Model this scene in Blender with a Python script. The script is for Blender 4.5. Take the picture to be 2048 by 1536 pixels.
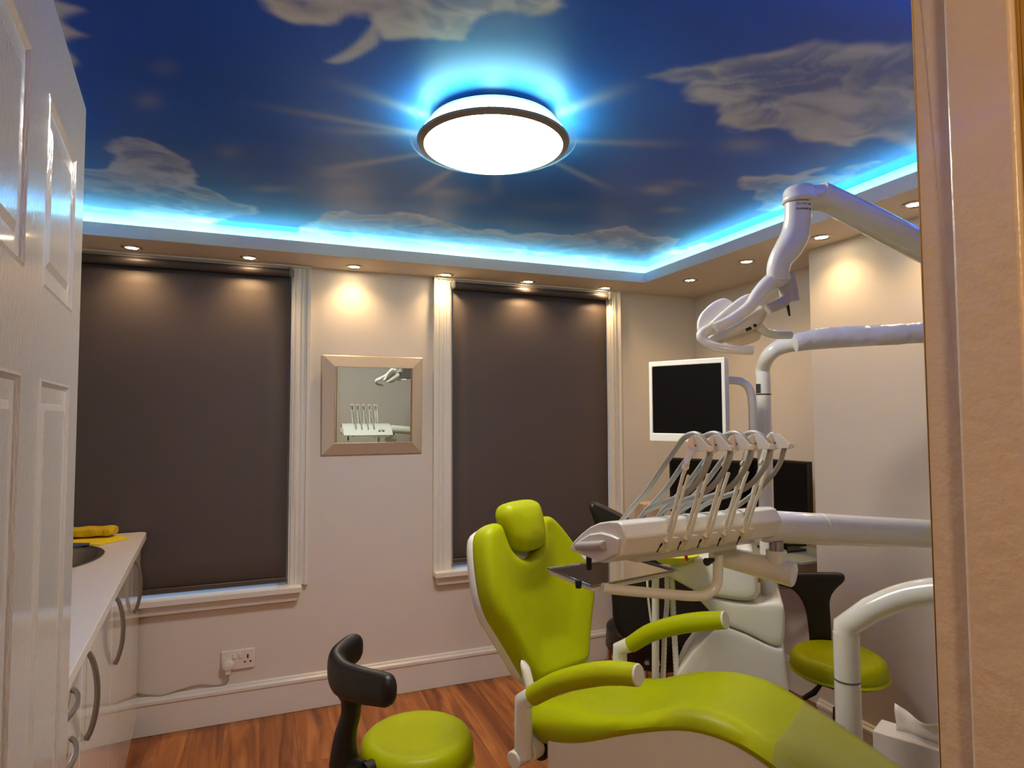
import bpy, bmesh, math, random
import numpy as np
from mathutils import Vector, Matrix, geometry
PI = math.pi
random.seed(7)
SC = bpy.context.scene
COL = SC.collection
for o in list(bpy.data.objects):
    bpy.data.objects.remove(o)

# ------------------------------------------------------------------ camera
FPX = 1250.0
YAW, PIT, ROL = math.radians(21.5622), math.radians(2.80499), math.radians(-0.21329)
CP = Vector((0, 0, 1.42))
cf_ = Vector((math.sin(YAW) * math.cos(PIT), math.cos(YAW) * math.cos(PIT), math.sin(PIT)))
cr0 = Vector((math.cos(YAW), -math.sin(YAW), 0))
cu0 = cr0.cross(cf_)
cr_ = cr0 * math.cos(ROL) + cu0 * math.sin(ROL)
cu_ = -cr0 * math.sin(ROL) + cu0 * math.cos(ROL)
cam = bpy.data.cameras.new('camera')
cam.sensor_width = 36
cam.lens = 36 * FPX / 2048
cam.clip_start = 0.02
camo = bpy.data.objects.new('camera', cam)
COL.objects.link(camo)
camo.matrix_world = Matrix(((cr_.x, cu_.x, -cf_.x, CP.x), (cr_.y, cu_.y, -cf_.y, CP.y), (cr_.z, cu_.z, -cf_.z, CP.z), (0, 0, 0, 1)))
SC.camera = camo

# ------------------------------------------------------------------ world, exposure
W = bpy.data.worlds.new('dusk_sky')
SC.world = W
W.use_nodes = True
wb = W.node_tree.nodes['Background']
wb.inputs[0].default_value = (0.42, 0.62, 1.0, 1)
wb.inputs[1].default_value = 0.75
SC.view_settings.view_transform = 'Standard'
SC.view_settings.look = 'None'
SC.view_settings.gamma = 1
SC.view_settings.exposure = 0.65
SC.view_settings.use_curve_mapping = False

P_SPOT = 5.0       # each soffit downlight
P_LAMP = 36.0      # emission of the round ceiling lamp's bowl
P_COVE = 75.0       # cyan strip in the ceiling cove
P_HALL = 22.0       # hall light behind the camera


# ------------------------------------------------------------------ measuring helpers (world space)
def ray(px, py):
    return cr_ * ((px - 1024) / FPX) + cu_ * ((768 - py) / FPX) + cf_


def pd(px, py, d):
    return CP + ray(px, py) * d


def hit(px, py, p0, n):
    d = ray(px, py)
    return CP + d * ((Vector(p0) - CP).dot(n) / d.dot(n))


def onz(px, py, z): return hit(px, py, (0, 0, z), Vector((0, 0, 1)))
def ony(px, py, y): return hit(px, py, (0, y, 0), Vector((0, 1, 0)))
def onx(px, py, x): return hit(px, py, (x, 0, 0), Vector((1, 0, 0)))


# ------------------------------------------------------------------ materials
def s2l(c):
    return tuple(((v / 12.92) if v <= 0.04045 else ((v + 0.055) / 1.055) ** 2.4) for v in c)


MATS = {}


def mat(name, rgb, rough=0.5, metal=0.0, bump=0.0, bscale=60, var=0.0, vscale=6, coat=0.0, trans=0.0, stretch=None, spec=0.5, lin=False, alpha=1.0):
    if name in MATS:
        return MATS[name]
    m = bpy.data.materials.new(name)
    m.use_nodes = True
    nt = m.node_tree
    b = nt.nodes['Principled BSDF']
    c = rgb if lin else s2l(rgb)
    b.inputs['Base Color'].default_value = (*c, 1)
    b.inputs['Roughness'].default_value = rough
    b.inputs['Metallic'].default_value = metal
    b.inputs['Coat Weight'].default_value = coat
    b.inputs['Coat Roughness'].default_value = 0.08
    b.inputs['Specular IOR Level'].default_value = spec
    b.inputs['Transmission Weight'].default_value = trans
    b.inputs['Alpha'].default_value = alpha
    tc = nt.nodes.new('ShaderNodeTexCoord')
    src = tc.outputs['Object']
    if stretch:
        mp = nt.nodes.new('ShaderNodeMapping')
        mp.inputs['Scale'].default_value = stretch
        nt.links.new(src, mp.inputs[0])
        src = mp.outputs[0]
    if var > 0:
        n = nt.nodes.new('ShaderNodeTexNoise')
        n.inputs['Scale'].default_value = vscale
        n.inputs['Detail'].default_value = 4
        nt.links.new(src, n.inputs[0])
        mx = nt.nodes.new('ShaderNodeMix')
        mx.data_type = 'RGBA'
        mx.inputs[6].default_value = (*[v * (1 - var) for v in c], 1)
        mx.inputs[7].default_value = (*[min(1, v * (1 + var)) for v in c], 1)
        nt.links.new(n.outputs['Fac'], mx.inputs[0])
        nt.links.new(mx.outputs[2], b.inputs['Base Color'])
    if bump > 0:
        n2 = nt.nodes.new('ShaderNodeTexNoise')
        n2.inputs['Scale'].default_value = bscale
        n2.inputs['Detail'].default_value = 3
        nt.links.new(src, n2.inputs[0])
        bp = nt.nodes.new('ShaderNodeBump')
        bp.inputs['Strength'].default_value = bump
        bp.inputs['Distance'].default_value = 0.01
        nt.links.new(n2.outputs['Fac'], bp.inputs['Height'])
        nt.links.new(bp.outputs[0], b.inputs['Normal'])
    MATS[name] = m
    return m


def emis(name, rgb, strength):
    m = bpy.data.materials.new(name)
    m.use_nodes = True
    nt = m.node_tree
    nt.nodes.remove(nt.nodes['Principled BSDF'])
    e = nt.nodes.new('ShaderNodeEmission')
    e.inputs[0].default_value = (*rgb, 1)
    e.inputs[1].default_value = strength
    nt.links.new(e.outputs[0], nt.nodes['Material Output'].inputs[0])
    return m


WALL = mat('wall_paint', (0.835, 0.80, 0.75), 0.75, bump=0.05, bscale=30, var=0.02, vscale=2)
SOFF = mat('soffit_paint', (0.835, 0.79, 0.735), 0.7, bump=0.03, bscale=30)
GLOSSW = mat('white_gloss_woodwork', (0.855, 0.84, 0.80), 0.28, bump=0.06, bscale=25, var=0.02, vscale=5)
DOORM = mat('white_gloss_door_paint', (0.80, 0.775, 0.74), 0.18, bump=0.16, bscale=55, stretch=(5, 5, 1.0), coat=0.3)
JAMB = mat('old_gloss_jamb_paint', (0.84, 0.77, 0.68), 0.3, bump=0.2, bscale=55, var=0.06, vscale=14, coat=0.15)
HALLM = mat('mustard_hall_paint', (0.72, 0.56, 0.27), 0.7)
BLINDM = mat('charcoal_blind_fabric', (0.315, 0.275, 0.26), 0.6, bump=0.12, bscale=500, var=0.05, vscale=3)
ROLLM = mat('blind_roller_fabric', (0.27, 0.235, 0.225), 0.42)
CLEAR = mat('clear_plastic', (0.95, 0.95, 0.93), 0.15, trans=0.9)
PLAST = mat('white_unit_plastic', (0.85, 0.85, 0.805), 0.22, coat=0.35, var=0.01, vscale=3)
TUBEM = mat('white_enamel_tube', (0.85, 0.85, 0.81), 0.2, coat=0.4)
LIME = mat('lime_vinyl', (0.62, 0.655, 0.005), 0.40, bump=0.03, bscale=120, spec=0.18, var=0.02, vscale=8)
BLACK = mat('black_rubber_plastic', (0.052, 0.045, 0.042), 0.45, bump=0.05, bscale=300)
LEATH = mat('black_leather', (0.05, 0.042, 0.04), 0.4, bump=0.1, bscale=150)
SCREEN = mat('switched_off_screen', (0.012, 0.01, 0.01), 0.28, spec=0.25)
CHROME = mat('chrome', (0.75, 0.74, 0.72), 0.16, metal=1)
STEEL = mat('brushed_steel', (0.62, 0.60, 0.58), 0.3, metal=1)
TRAYM = mat('mirror_polished_steel', (0.78, 0.76, 0.74), 0.06, metal=1)
SATIN = mat('satin_grey_handle', (0.56, 0.53, 0.50), 0.35, metal=0.7)
MIRROR = mat('mirror_glass', (0.86, 0.89, 0.86), 0.01, metal=1)
MFRAME = mat('champagne_frame', (0.83, 0.775, 0.69), 0.3, metal=0.45)
GREYH = mat('grey_silicone_hose', (0.60, 0.61, 0.59), 0.4)
CABM = mat('white_gloss_cabinet', (0.85, 0.83, 0.80), 0.07, coat=0.3)
WORKT = mat('white_worktop', (0.83, 0.80, 0.76), 0.35, var=0.02, vscale=30)
YELL = mat('yellow_cloth', (0.80, 0.66, 0.03), 0.85, bump=0.5, bscale=120, var=0.12, vscale=40)
YSHEET = mat('yellow_sheet', (0.90, 0.78, 0.04), 0.8)
BLUEC = mat('blue_cloth', (0.22, 0.26, 0.40), 0.8)
REDC = mat('red_plastic', (0.75, 0.08, 0.05), 0.4)
SOCKM = mat('socket_plastic', (0.87, 0.84, 0.79), 0.3)
DARK = mat('dark_slot', (0.02, 0.018, 0.016), 0.6)
GREYT = mat('grey_text_ink', (0.16, 0.15, 0.15), 0.6)
PAPER = mat('white_tissue_paper', (0.88, 0.86, 0.83), 0.9, bump=0.2, bscale=40)
BOXM = mat('white_card_box', (0.82, 0.80, 0.78), 0.6)
GLASSM = mat('window_glass', (0.9, 0.95, 1.0), 0.02, alpha=0.12)
DESKG = mat('grey_desk_glass', (0.55, 0.60, 0.58), 0.08, spec=0.6)
FILM = mat('clear_protective_film', (0.70, 0.66, 0.50), 0.14, alpha=0.27)
LILAC = SOFF


# ------------------------------------------------------------------ object helpers
ORG = {}


def tag(o, label=None, cat=None, group=None, kind=None):
    if label: o['label'] = label
    if cat: o['category'] = cat
    if group: o['group'] = group
    if kind: o['kind'] = kind
    return o


def thing(name, label, cat, loc, group=None):
    o = bpy.data.objects.new(name, None)
    o.empty_display_size = 0.05
    COL.objects.link(o)
    o.location = loc
    ORG[o] = Vector(loc)
    return tag(o, label, cat, group)


def fin(name, bm, m, parent=None, smooth=True, bevel=0.0, bseg=2, sub=0, origin=None, angle=40, label=None):
    bmesh.ops.remove_doubles(bm, verts=bm.verts, dist=1e-6)
    bmesh.ops.recalc_face_normals(bm, faces=bm.faces)
    org = ORG[parent] if parent else Vector(origin or (0, 0, 0))
    bmesh.ops.translate(bm, vec=-org, verts=bm.verts)
    me = bpy.data.meshes.new(name)
    bm.to_mesh(me)
    bm.free()
    ms = m if isinstance(m, (list, tuple)) else [m]
    for k in ms: me.materials.append(k)
    o = bpy.data.objects.new(name, me)
    COL.objects.link(o)
    if parent:
        o.parent = parent
    else:
        o.location = org
    ORG[o] = org
    if smooth:
        for p in me.polygons: p.use_smooth = True
        try:
            me.set_sharp_from_angle(angle=math.radians(angle))
        except Exception:
            pass
    if bevel > 0:
        md = o.modifiers.new('bevel', 'BEVEL')
        md.width = bevel; md.segments = bseg; md.limit_method = 'ANGLE'; md.angle_limit = math.radians(35)
        md.harden_normals = False
    if sub:
        md = o.modifiers.new('sub', 'SUBSURF'); md.levels = sub; md.render_levels = sub
    if label: o['label'] = label
    return o


def struct(name, bm, m, parent=None, **k):
    o = fin(name, bm, m, parent, **k)
    if not parent: o['kind'] = 'structure'
    return o


def copy_tree(o, parent=None, off=None):
    c = o.copy()
    COL.objects.link(c)
    if parent is not None: c.parent = parent
    if off is not None: c.location = o.location + Vector(off)
    for ch in list(o.children): copy_tree(ch, c)
    return c


def box(bm, lo, hi, M=None):
    vs = [Vector((x, y, z)) for x in (lo[0], hi[0]) for y in (lo[1], hi[1]) for z in (lo[2], hi[2])]
    if M: vs = [M @ v for v in vs]
    v = [bm.verts.new(p) for p in vs]
    for f in ((0, 1, 3, 2), (4, 6, 7, 5), (0, 4, 5, 1), (2, 3, 7, 6), (0, 2, 6, 4), (1, 5, 7, 3)):
        bm.faces.new([v[i] for i in f])
    return bm


def prism(bm, pts, vec):
    """closed polygon of 3-D points pushed along vec"""
    vec = Vector(vec)
    a = [bm.verts.new(Vector(p)) for p in pts]
    b = [bm.verts.new(Vector(p) + vec) for p in pts]
    n = len(pts)
    bm.faces.new(a[::-1]); bm.faces.new(b)
    for i in range(n):
        bm.faces.new((a[i], a[(i + 1) % n], b[(i + 1) % n], b[i]))
    return bm


def smooth_path(pts, per=8, closed=False):
    pts = [Vector(p) for p in pts]
    out = []
    n = len(pts)
    rng = range(n if closed else n - 1)
    for i in rng:
        if closed:
            p0, p1, p2, p3 = pts[(i - 1) % n], pts[i], pts[(i + 1) % n], pts[(i + 2) % n]
        else:
            p1, p2 = pts[i], pts[i + 1]
            p0 = pts[i - 1] if i > 0 else p1 * 2 - p2
            p3 = pts[i + 2] if i + 2 < n else p2 * 2 - p1
        # centripetal-ish
        for k in range(per):
            t = k / per
            out.append(0.5 * ((2 * p1) + (p2 - p0) * t + (2 * p0 - 5 * p1 + 4 * p2 - p3) * t * t + (-p0 + 3 * p1 - 3 * p2 + p3) * t ** 3))
    if not closed: out.append(pts[-1])
    return out


def tube(bm, path, rad, seg=16, cap=True, flat=None):
    """sweep a circle; rad number or list; flat=(k) squashes the second axis"""
    path = [Vector(p) for p in path]
    n = len(path)
    rs = rad if isinstance(rad, (list, tuple)) else [rad] * n
    if len(rs) != n:
        rs = [float(v) for v in np.interp(np.linspace(0, 1, n), np.linspace(0, 1, len(rs)), rs)]
    t0 = (path[1] - path[0]).normalized()
    up = Vector((0, 0, 1)) if abs(t0.z) < 0.9 else Vector((1, 0, 0))
    a = (up - t0 * up.dot(t0)).normalized()
    rings = []
    for i in range(n):
        if i == 0: t = path[1] - path[0]
        elif i == n - 1: t = path[-1] - path[-2]
        else: t = (path[i + 1] - path[i]).normalized() + (path[i] - path[i - 1]).normalized()
        t.normalize()
        a = (a - t * a.dot(t)).normalized()
        b = t.cross(a)
        k = 1.0
        if 0 < i < n - 1:
            c = (path[i + 1] - path[i]).normalized().dot(t)
            k = 1 / max(c, 0.6)
        ring = []
        for j in range(seg):
            th = 2 * PI * j / seg
            ring.append(bm.verts.new(path[i] + a * (math.cos(th) * rs[i] * (flat or 1)) + b * (math.sin(th) * rs[i])))
        rings.append(ring)
    for i in range(n - 1):
        for j in range(seg):
            bm.faces.new((rings[i][j], rings[i][(j + 1) % seg], rings[i + 1][(j + 1) % seg], rings[i + 1][j]))
    if cap:
        bm.faces.new(rings[0][::-1]); bm.faces.new(rings[-1])
    return bm


def lathe(bm, prof, c, axis=(0, 0, 1), seg=32, close=True):
    """prof: list of (radius, height along axis)"""
    ax = Vector(axis).normalized()
    up = Vector((1, 0, 0)) if abs(ax.x) < 0.9 else Vector((0, 1, 0))
    a = (up - ax * up.dot(ax)).normalized(); b = ax.cross(a)
    c = Vector(c)
    rings = []
    for r, h in prof:
        if r < 1e-6:
            rings.append([bm.verts.new(c + ax * h)])
        else:
            rings.append([bm.verts.new(c + ax * h + a * (r * math.cos(2 * PI * j / seg)) + b * (r * math.sin(2 * PI * j / seg))) for j in range(seg)])
    for i in range(len(rings) - 1):
        A, B = rings[i], rings[i + 1]
        for j in range(seg):
            k = (j + 1) % seg
            if len(A) == 1 and len(B) == 1: continue
            if len(A) == 1: bm.faces.new((A[0], B[k], B[j]))
            elif len(B) == 1: bm.faces.new((A[j], A[k], B[0]))
            else: bm.faces.new((A[j], A[k], B[k], B[j]))
    if close:
        if len(rings[0]) > 1: bm.faces.new(rings[0][::-1])
        if len(rings[-1]) > 1: bm.faces.new(rings[-1])
    return bm


def puffy(bm, outline, origin, ax, ay, an, thick, R, front=None, step=0.015, backR=None):
    """rounded slab from a 2-D outline. front side at +an (height field), back flat-ish at -thick.
    front(u,v,d): extra height"""
    origin, ax, ay, an = Vector(origin), Vector(ax), Vector(ay), Vector(an)
    P = np.array([(p[0], p[1]) for p in outline], float)
    # even resample
    seg = np.roll(P, -1, 0) - P
    L = np.hypot(seg[:, 0], seg[:, 1]); tot = L.sum()
    n = max(24, int(tot / (step * 0.8)))
    cum = np.concatenate([[0], np.cumsum(L)])
    tt = np.linspace(0, tot, n, endpoint=False)
    Q = np.concatenate([P, P[:1]])
    P = np.stack([np.interp(tt, cum, Q[:, 0]), np.interp(tt, cum, Q[:, 1])], 1)
    area = 0.5 * np.sum(P[:, 0] * np.roll(P[:, 1], -1) - P[:, 1] * np.roll(P[:, 0], -1))
    if area < 0: P = P[::-1].copy()
    A, B = P, np.roll(P, -1, 0)

    def dist(X):
        d = B - A
        t = np.clip(((X[:, None, :] - A) * d).sum(2) / (d * d).sum(1), 0, 1)
        pr = A + d * t[..., None]
        return np.sqrt(((X[:, None, :] - pr) ** 2).sum(2)).min(1)

    def inside(X):
        x, y = X[:, 0][:, None], X[:, 1][:, None]
        c = ((A[:, 1] > y) != (B[:, 1] > y)) & (x < (B[:, 0] - A[:, 0]) * (y - A[:, 1]) / (B[:, 1] - A[:, 1] + 1e-12) + A[:, 0])
        return (c.sum(1) % 2) == 1
    nrm = np.roll(P, 1, 0) - np.roll(P, -1, 0)
    nrm = np.stack([nrm[:, 1], -nrm[:, 0]], 1); nrm /= np.hypot(nrm[:, 0], nrm[:, 1])[:, None] + 1e-9
    pts = [P]
    for k in (0.06, 0.22, 0.5, 0.85):
        X = P + nrm * (R * k)
        ok = inside(X)
        X = X[ok]
        dd = dist(X)
        X = X[dd > R * k * 0.93]
        pts.append(X)
    lo, hi = P.min(0), P.max(0)
    gx = np.arange(lo[0], hi[0], step); gy = np.arange(lo[1], hi[1], step)
    G = np.stack(np.meshgrid(gx, gy), -1).reshape(-1, 2)
    G = G[inside(G)]
    G = G[dist(G) > R * 0.85 + step * 0.45]
    pts.append(G)
    allp = np.concatenate(pts)
    edges = [(i, (i + 1) % n) for i in range(n)]
    vs, es, fs, *_ = geometry.delaunay_2d_cdt([Vector(p) for p in allp], edges, [], 1, 1e-6)
    V = np.array([(v.x, v.y) for v in vs])
    D = dist(V)
    D[:n] = 0

    def prof(D, R):
        q = np.clip(D / R, 0, 1)
        return R * np.sqrt(np.clip(1 - (1 - q) ** 2, 0, 1))
    hf = prof(D, R)
    if front is not None:
        hf = hf + np.array([front(u, v, d) * min(1, d / R) for (u, v), d in zip(V, D)])
    Rb = backR or R
    hb = -prof(D, Rb) - max(0.0, thick - R - Rb)
    mid = thick - R
    fv = [bm.verts.new(origin + ax * float(u) + ay * float(v) + an * float(h)) for (u, v), h in zip(V, hf)]
    onb = D < 1e-5
    flat = max(0.0, thick - R - Rb)
    bv = []
    for i, ((u, v), h) in enumerate(zip(V, hb)):
        if onb[i] and flat < 1e-6: bv.append(fv[i])
        else: bv.append(bm.verts.new(origin + ax * float(u) + ay * float(v) + an * float(h)))
    cnt = {}
    for f in fs:
        if len(set(f)) < 3: continue
        try:
            bm.faces.new([fv[i] for i in f])
            bm.faces.new([bv[i] for i in reversed(f)])
        except ValueError:
            pass
        m = len(f)
        for k in range(m):
            e = (f[k], f[(k + 1) % m]); cnt[e] = 1
    if flat >= 1e-6:
        for (i, j) in list(cnt):
            if (j, i) not in cnt:
                try: bm.faces.new((fv[j], fv[i], bv[i], bv[j]))
                except ValueError: pass
    return bm


def project2(pts, o, ax, ay):
    o = Vector(o)
    return [((p - o).dot(ax), (p - o).dot(ay)) for p in pts]


# ================================================================== ROOM
D = 3.257          # window wall
XA = 2.548         # alcove wall
XC = 2.291         # chimney breast face
YC = 2.122         # chimney breast corner
ZS = 2.161         # soffit underside
ZC = 2.272         # painted ceiling
YF = 0.433         # door wall, room side
YH = 0.342         # door wall, hall side


def leftx(y): return -1.105 + (D - y) * 0.075


# floor: planks running towards the windows
def plank_material():
    m = bpy.data.materials.new('cherry_wood_vinyl')
    m.use_nodes = True
    nt = m.node_tree; b = nt.nodes['Principled BSDF']; N = nt.nodes.new; Lk = nt.links.new
    tc = N('ShaderNodeTexCoord')
    sp = N('ShaderNodeSeparateXYZ'); Lk(tc.outputs['Object'], sp.inputs[0])
    cb = N('ShaderNodeCombineXYZ'); Lk(sp.outputs['Y'], cb.inputs['X']); Lk(sp.outputs['X'], cb.inputs['Y'])
    br = N('ShaderNodeTexBrick')
    br.offset = 0.37
    br.inputs['Scale'].default_value = 1.0
    br.inputs['Brick Width'].default_value = 0.92
    br.inputs['Row Height'].default_value = 0.15
    br.inputs['Mortar Size'].default_value = 0.0007
    br.inputs['Mortar Smooth'].default_value = 0.3
    br.inputs['Color1'].default_value = (0, 0, 0, 1); br.inputs['Color2'].default_value = (1, 1, 1, 1)
    br.inputs['Mortar'].default_value = (0.5, 0.5, 0.5, 1)
    Lk(cb.outputs[0], br.inputs['Vector'])
    mp = N('ShaderNodeMapping'); mp.inputs['Scale'].default_value = (9, 0.9, 5); Lk(tc.outputs['Object'], mp.inputs[0])
    ad = N('ShaderNodeVectorMath'); ad.operation = 'ADD'; Lk(mp.outputs[0], ad.inputs[0])
    sc = N('ShaderNodeVectorMath'); sc.operation = 'SCALE'; sc.inputs['Scale'].default_value = 9; Lk(br.outputs['Color'], sc.inputs[0]); Lk(sc.outputs[0], ad.inputs[1])
    n1 = N('ShaderNodeTexNoise'); n1.inputs['Scale'].default_value = 1.6; n1.inputs['Detail'].default_value = 8; n1.inputs['Distortion'].default_value = 1.4; Lk(ad.outputs[0], n1.inputs[0])
    n2 = N('ShaderNodeTexNoise'); n2.inputs['Scale'].default_value = 0.9; n2.inputs['Detail'].default_value = 2; Lk(ad.outputs[0], n2.inputs[0])
    cr = N('ShaderNodeValToRGB')
    e = cr.color_ramp.elements
    e[0].position = 0.30; e[0].color = (*s2l((0.42, 0.22, 0.11)), 1)
    e[1].position = 0.72; e[1].color = (*s2l((0.72, 0.47, 0.26)), 1)
    x = e.new(0.5); x.color = (*s2l((0.60, 0.36, 0.18)), 1)
    Lk(n1.outputs['Fac'], cr.inputs[0])
    hs = N('ShaderNodeHueSaturation'); Lk(cr.outputs[0], hs.inputs['Color'])
    mr = N('ShaderNodeMapRange'); mr.inputs['To Min'].default_value = 0.9; mr.inputs['To Max'].default_value = 1.1
    Lk(br.outputs['Color'], mr.inputs[0]); Lk(mr.outputs[0], hs.inputs['Value'])
    mx = N('ShaderNodeMix'); mx.data_type = 'RGBA'; mx.inputs[7].default_value = (*s2l((0.16, 0.07, 0.03)), 1)
    Lk(br.outputs['Fac'], mx.inputs[0]); Lk(hs.outputs[0], mx.inputs[6])
    Lk(mx.outputs[2], b.inputs['Base Color'])
    b.inputs['Roughness'].default_value = 0.42
    bp = N('ShaderNodeBump'); bp.inputs['Strength'].default_value = 0.15; bp.inputs['Distance'].default_value = 0.004
    Lk(n1.outputs['Fac'], bp.inputs['Height']); Lk(bp.outputs[0], b.inputs['Normal'])
    return m


struct('floor', box(bmesh.new(), (-1.9, -1.9, -0.05), (2.75, D + 0.1, 0)), plank_material(), smooth=False)

# back wall with the two window openings
W1 = (-0.98, 0.123, 0.600, 2.140)
W2 = (0.925, 1.908, 0.600, 2.140)
bm = bmesh.new()
TW = 0.16
for x0, x1, z0, z1 in ((-1.25, W1[0], 0, 2.4), (W1[0], W1[1], 0, W1[2]), (W1[0], W1[1], W1[3], 2.4), (W1[1], W2[0], 0, 2.4),
                       (W2[0], W2[1], 0, W2[2]), (W2[0], W2[1], W2[3], 2.4), (W2[1], XA + 0.1, 0, 2.4)):
    box(bm, (x0, D, z0), (x1, D + TW, z1))
struct('wall_back', bm, WALL, smooth=False)
# left wall (slightly out of square), alcove wall, chimney breast, door wall
prism(bm := bmesh.new(), [(leftx(D), D, 0), (leftx(YF), YF, 0), (leftx(YF) - 0.1, YF, 0), (leftx(D) - 0.1, D, 0)], (0, 0, 2.4))
struct('wall_left', bm, WALL, smooth=False)
struct('wall_right', box(bmesh.new(), (XA, YC, 0), (XA + 0.1, D, 2.4)), WALL, smooth=False)
struct('wall_chimney', box(bmesh.new(), (XC, YH, 0), (XA + 0.1, YC, 2.4)), WALL, smooth=False, bevel=0.006)
DX0, DX1, DZ = -0.245, 0.622, 1.995
bm = bmesh.new()
box(bm, (-1.2, YH, 0), (DX0 - 0.03, YF, 2.4)); box(bm, (DX1 + 0.03, YH, 0), (XC, YF, 2.4)); box(bm, (DX0 - 0.03, YH, DZ + 0.03), (DX1 + 0.03, YF, 2.4))
struct('wall_front', bm, WALL, smooth=False)
# door lining with its stop
bm = bmesh.new()
box(bm, (DX1 + 0.002, YH - 0.004, 0), (DX1 + 0.03, YF + 0.004, DZ + 0.03))
box(bm, (DX1 - 0.010, YH - 0.004, 0), (DX1 + 0.002, YF - 0.036, DZ))
box(bm, (DX0 - 0.03, YH - 0.004, 0), (DX0 - 0.002, YF + 0.004, DZ + 0.03))
box(bm, (DX0 - 0.002, YH - 0.004, 0), (DX0 + 0.010, YF - 0.036, DZ))
box(bm, (DX0 - 0.002, YH - 0.004, DZ), (DX1 + 0.002, YF + 0.004, DZ + 0.03))
struct('trim_1', bm, JAMB, bevel=0.004, bseg=3)
# hall behind the camera
bm = bmesh.new()
box(bm, (-1.3, -1.7, 0), (-1.2, YH, 2.4)); box(bm, (1.3, -1.7, 0), (1.4, YH - 0.012, 2.4)); box(bm, (-1.3, -1.8, 0), (1.4, -1.7, 2.4))
box(bm, (DX1 + 0.085, YH - 0.012, 0), (1.4, YH - 0.001, 2.4)); box(bm, (-1.3, YH - 0.012, 0), (DX0 - 0.085, YH - 0.001, 2.4))
box(bm, (-1.3, YH - 0.012, DZ + 0.08), (1.4, YH - 0.001, 2.4))
struct('wall_hall', bm, HALLM, smooth=False)
struct('ceiling_hall', box(bmesh.new(), (-1.3, -1.8, 2.4), (2.7, YH, 2.46)), WALL, smooth=False)
# hall-side architrave
bm = bmesh.new()
box(bm, (DX1 - 0.002, YH - 0.024, 0), (DX1 + 0.083, YH - 0.004, DZ + 0.08)); box(bm, (DX0 - 0.083, YH - 0.024, 0), (DX0 + 0.002, YH - 0.004, DZ + 0.08))
box(bm, (DX0 + 0.002, YH - 0.024, DZ + 0.0), (DX1 - 0.002, YH - 0.004, DZ + 0.08))
struct('trim_2', bm, mat('hall_architrave_paint', (0.70, 0.55, 0.28), 0.4), bevel=0.003)

# ---------- painted sky ceiling
LX0, LX1, LY0, LY1 = -0.80, 1.985, 0.74, 2.978     # inner edge of the soffit lip


def lipx(y): return LX0 + (LY1 - y) * 0.075


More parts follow.
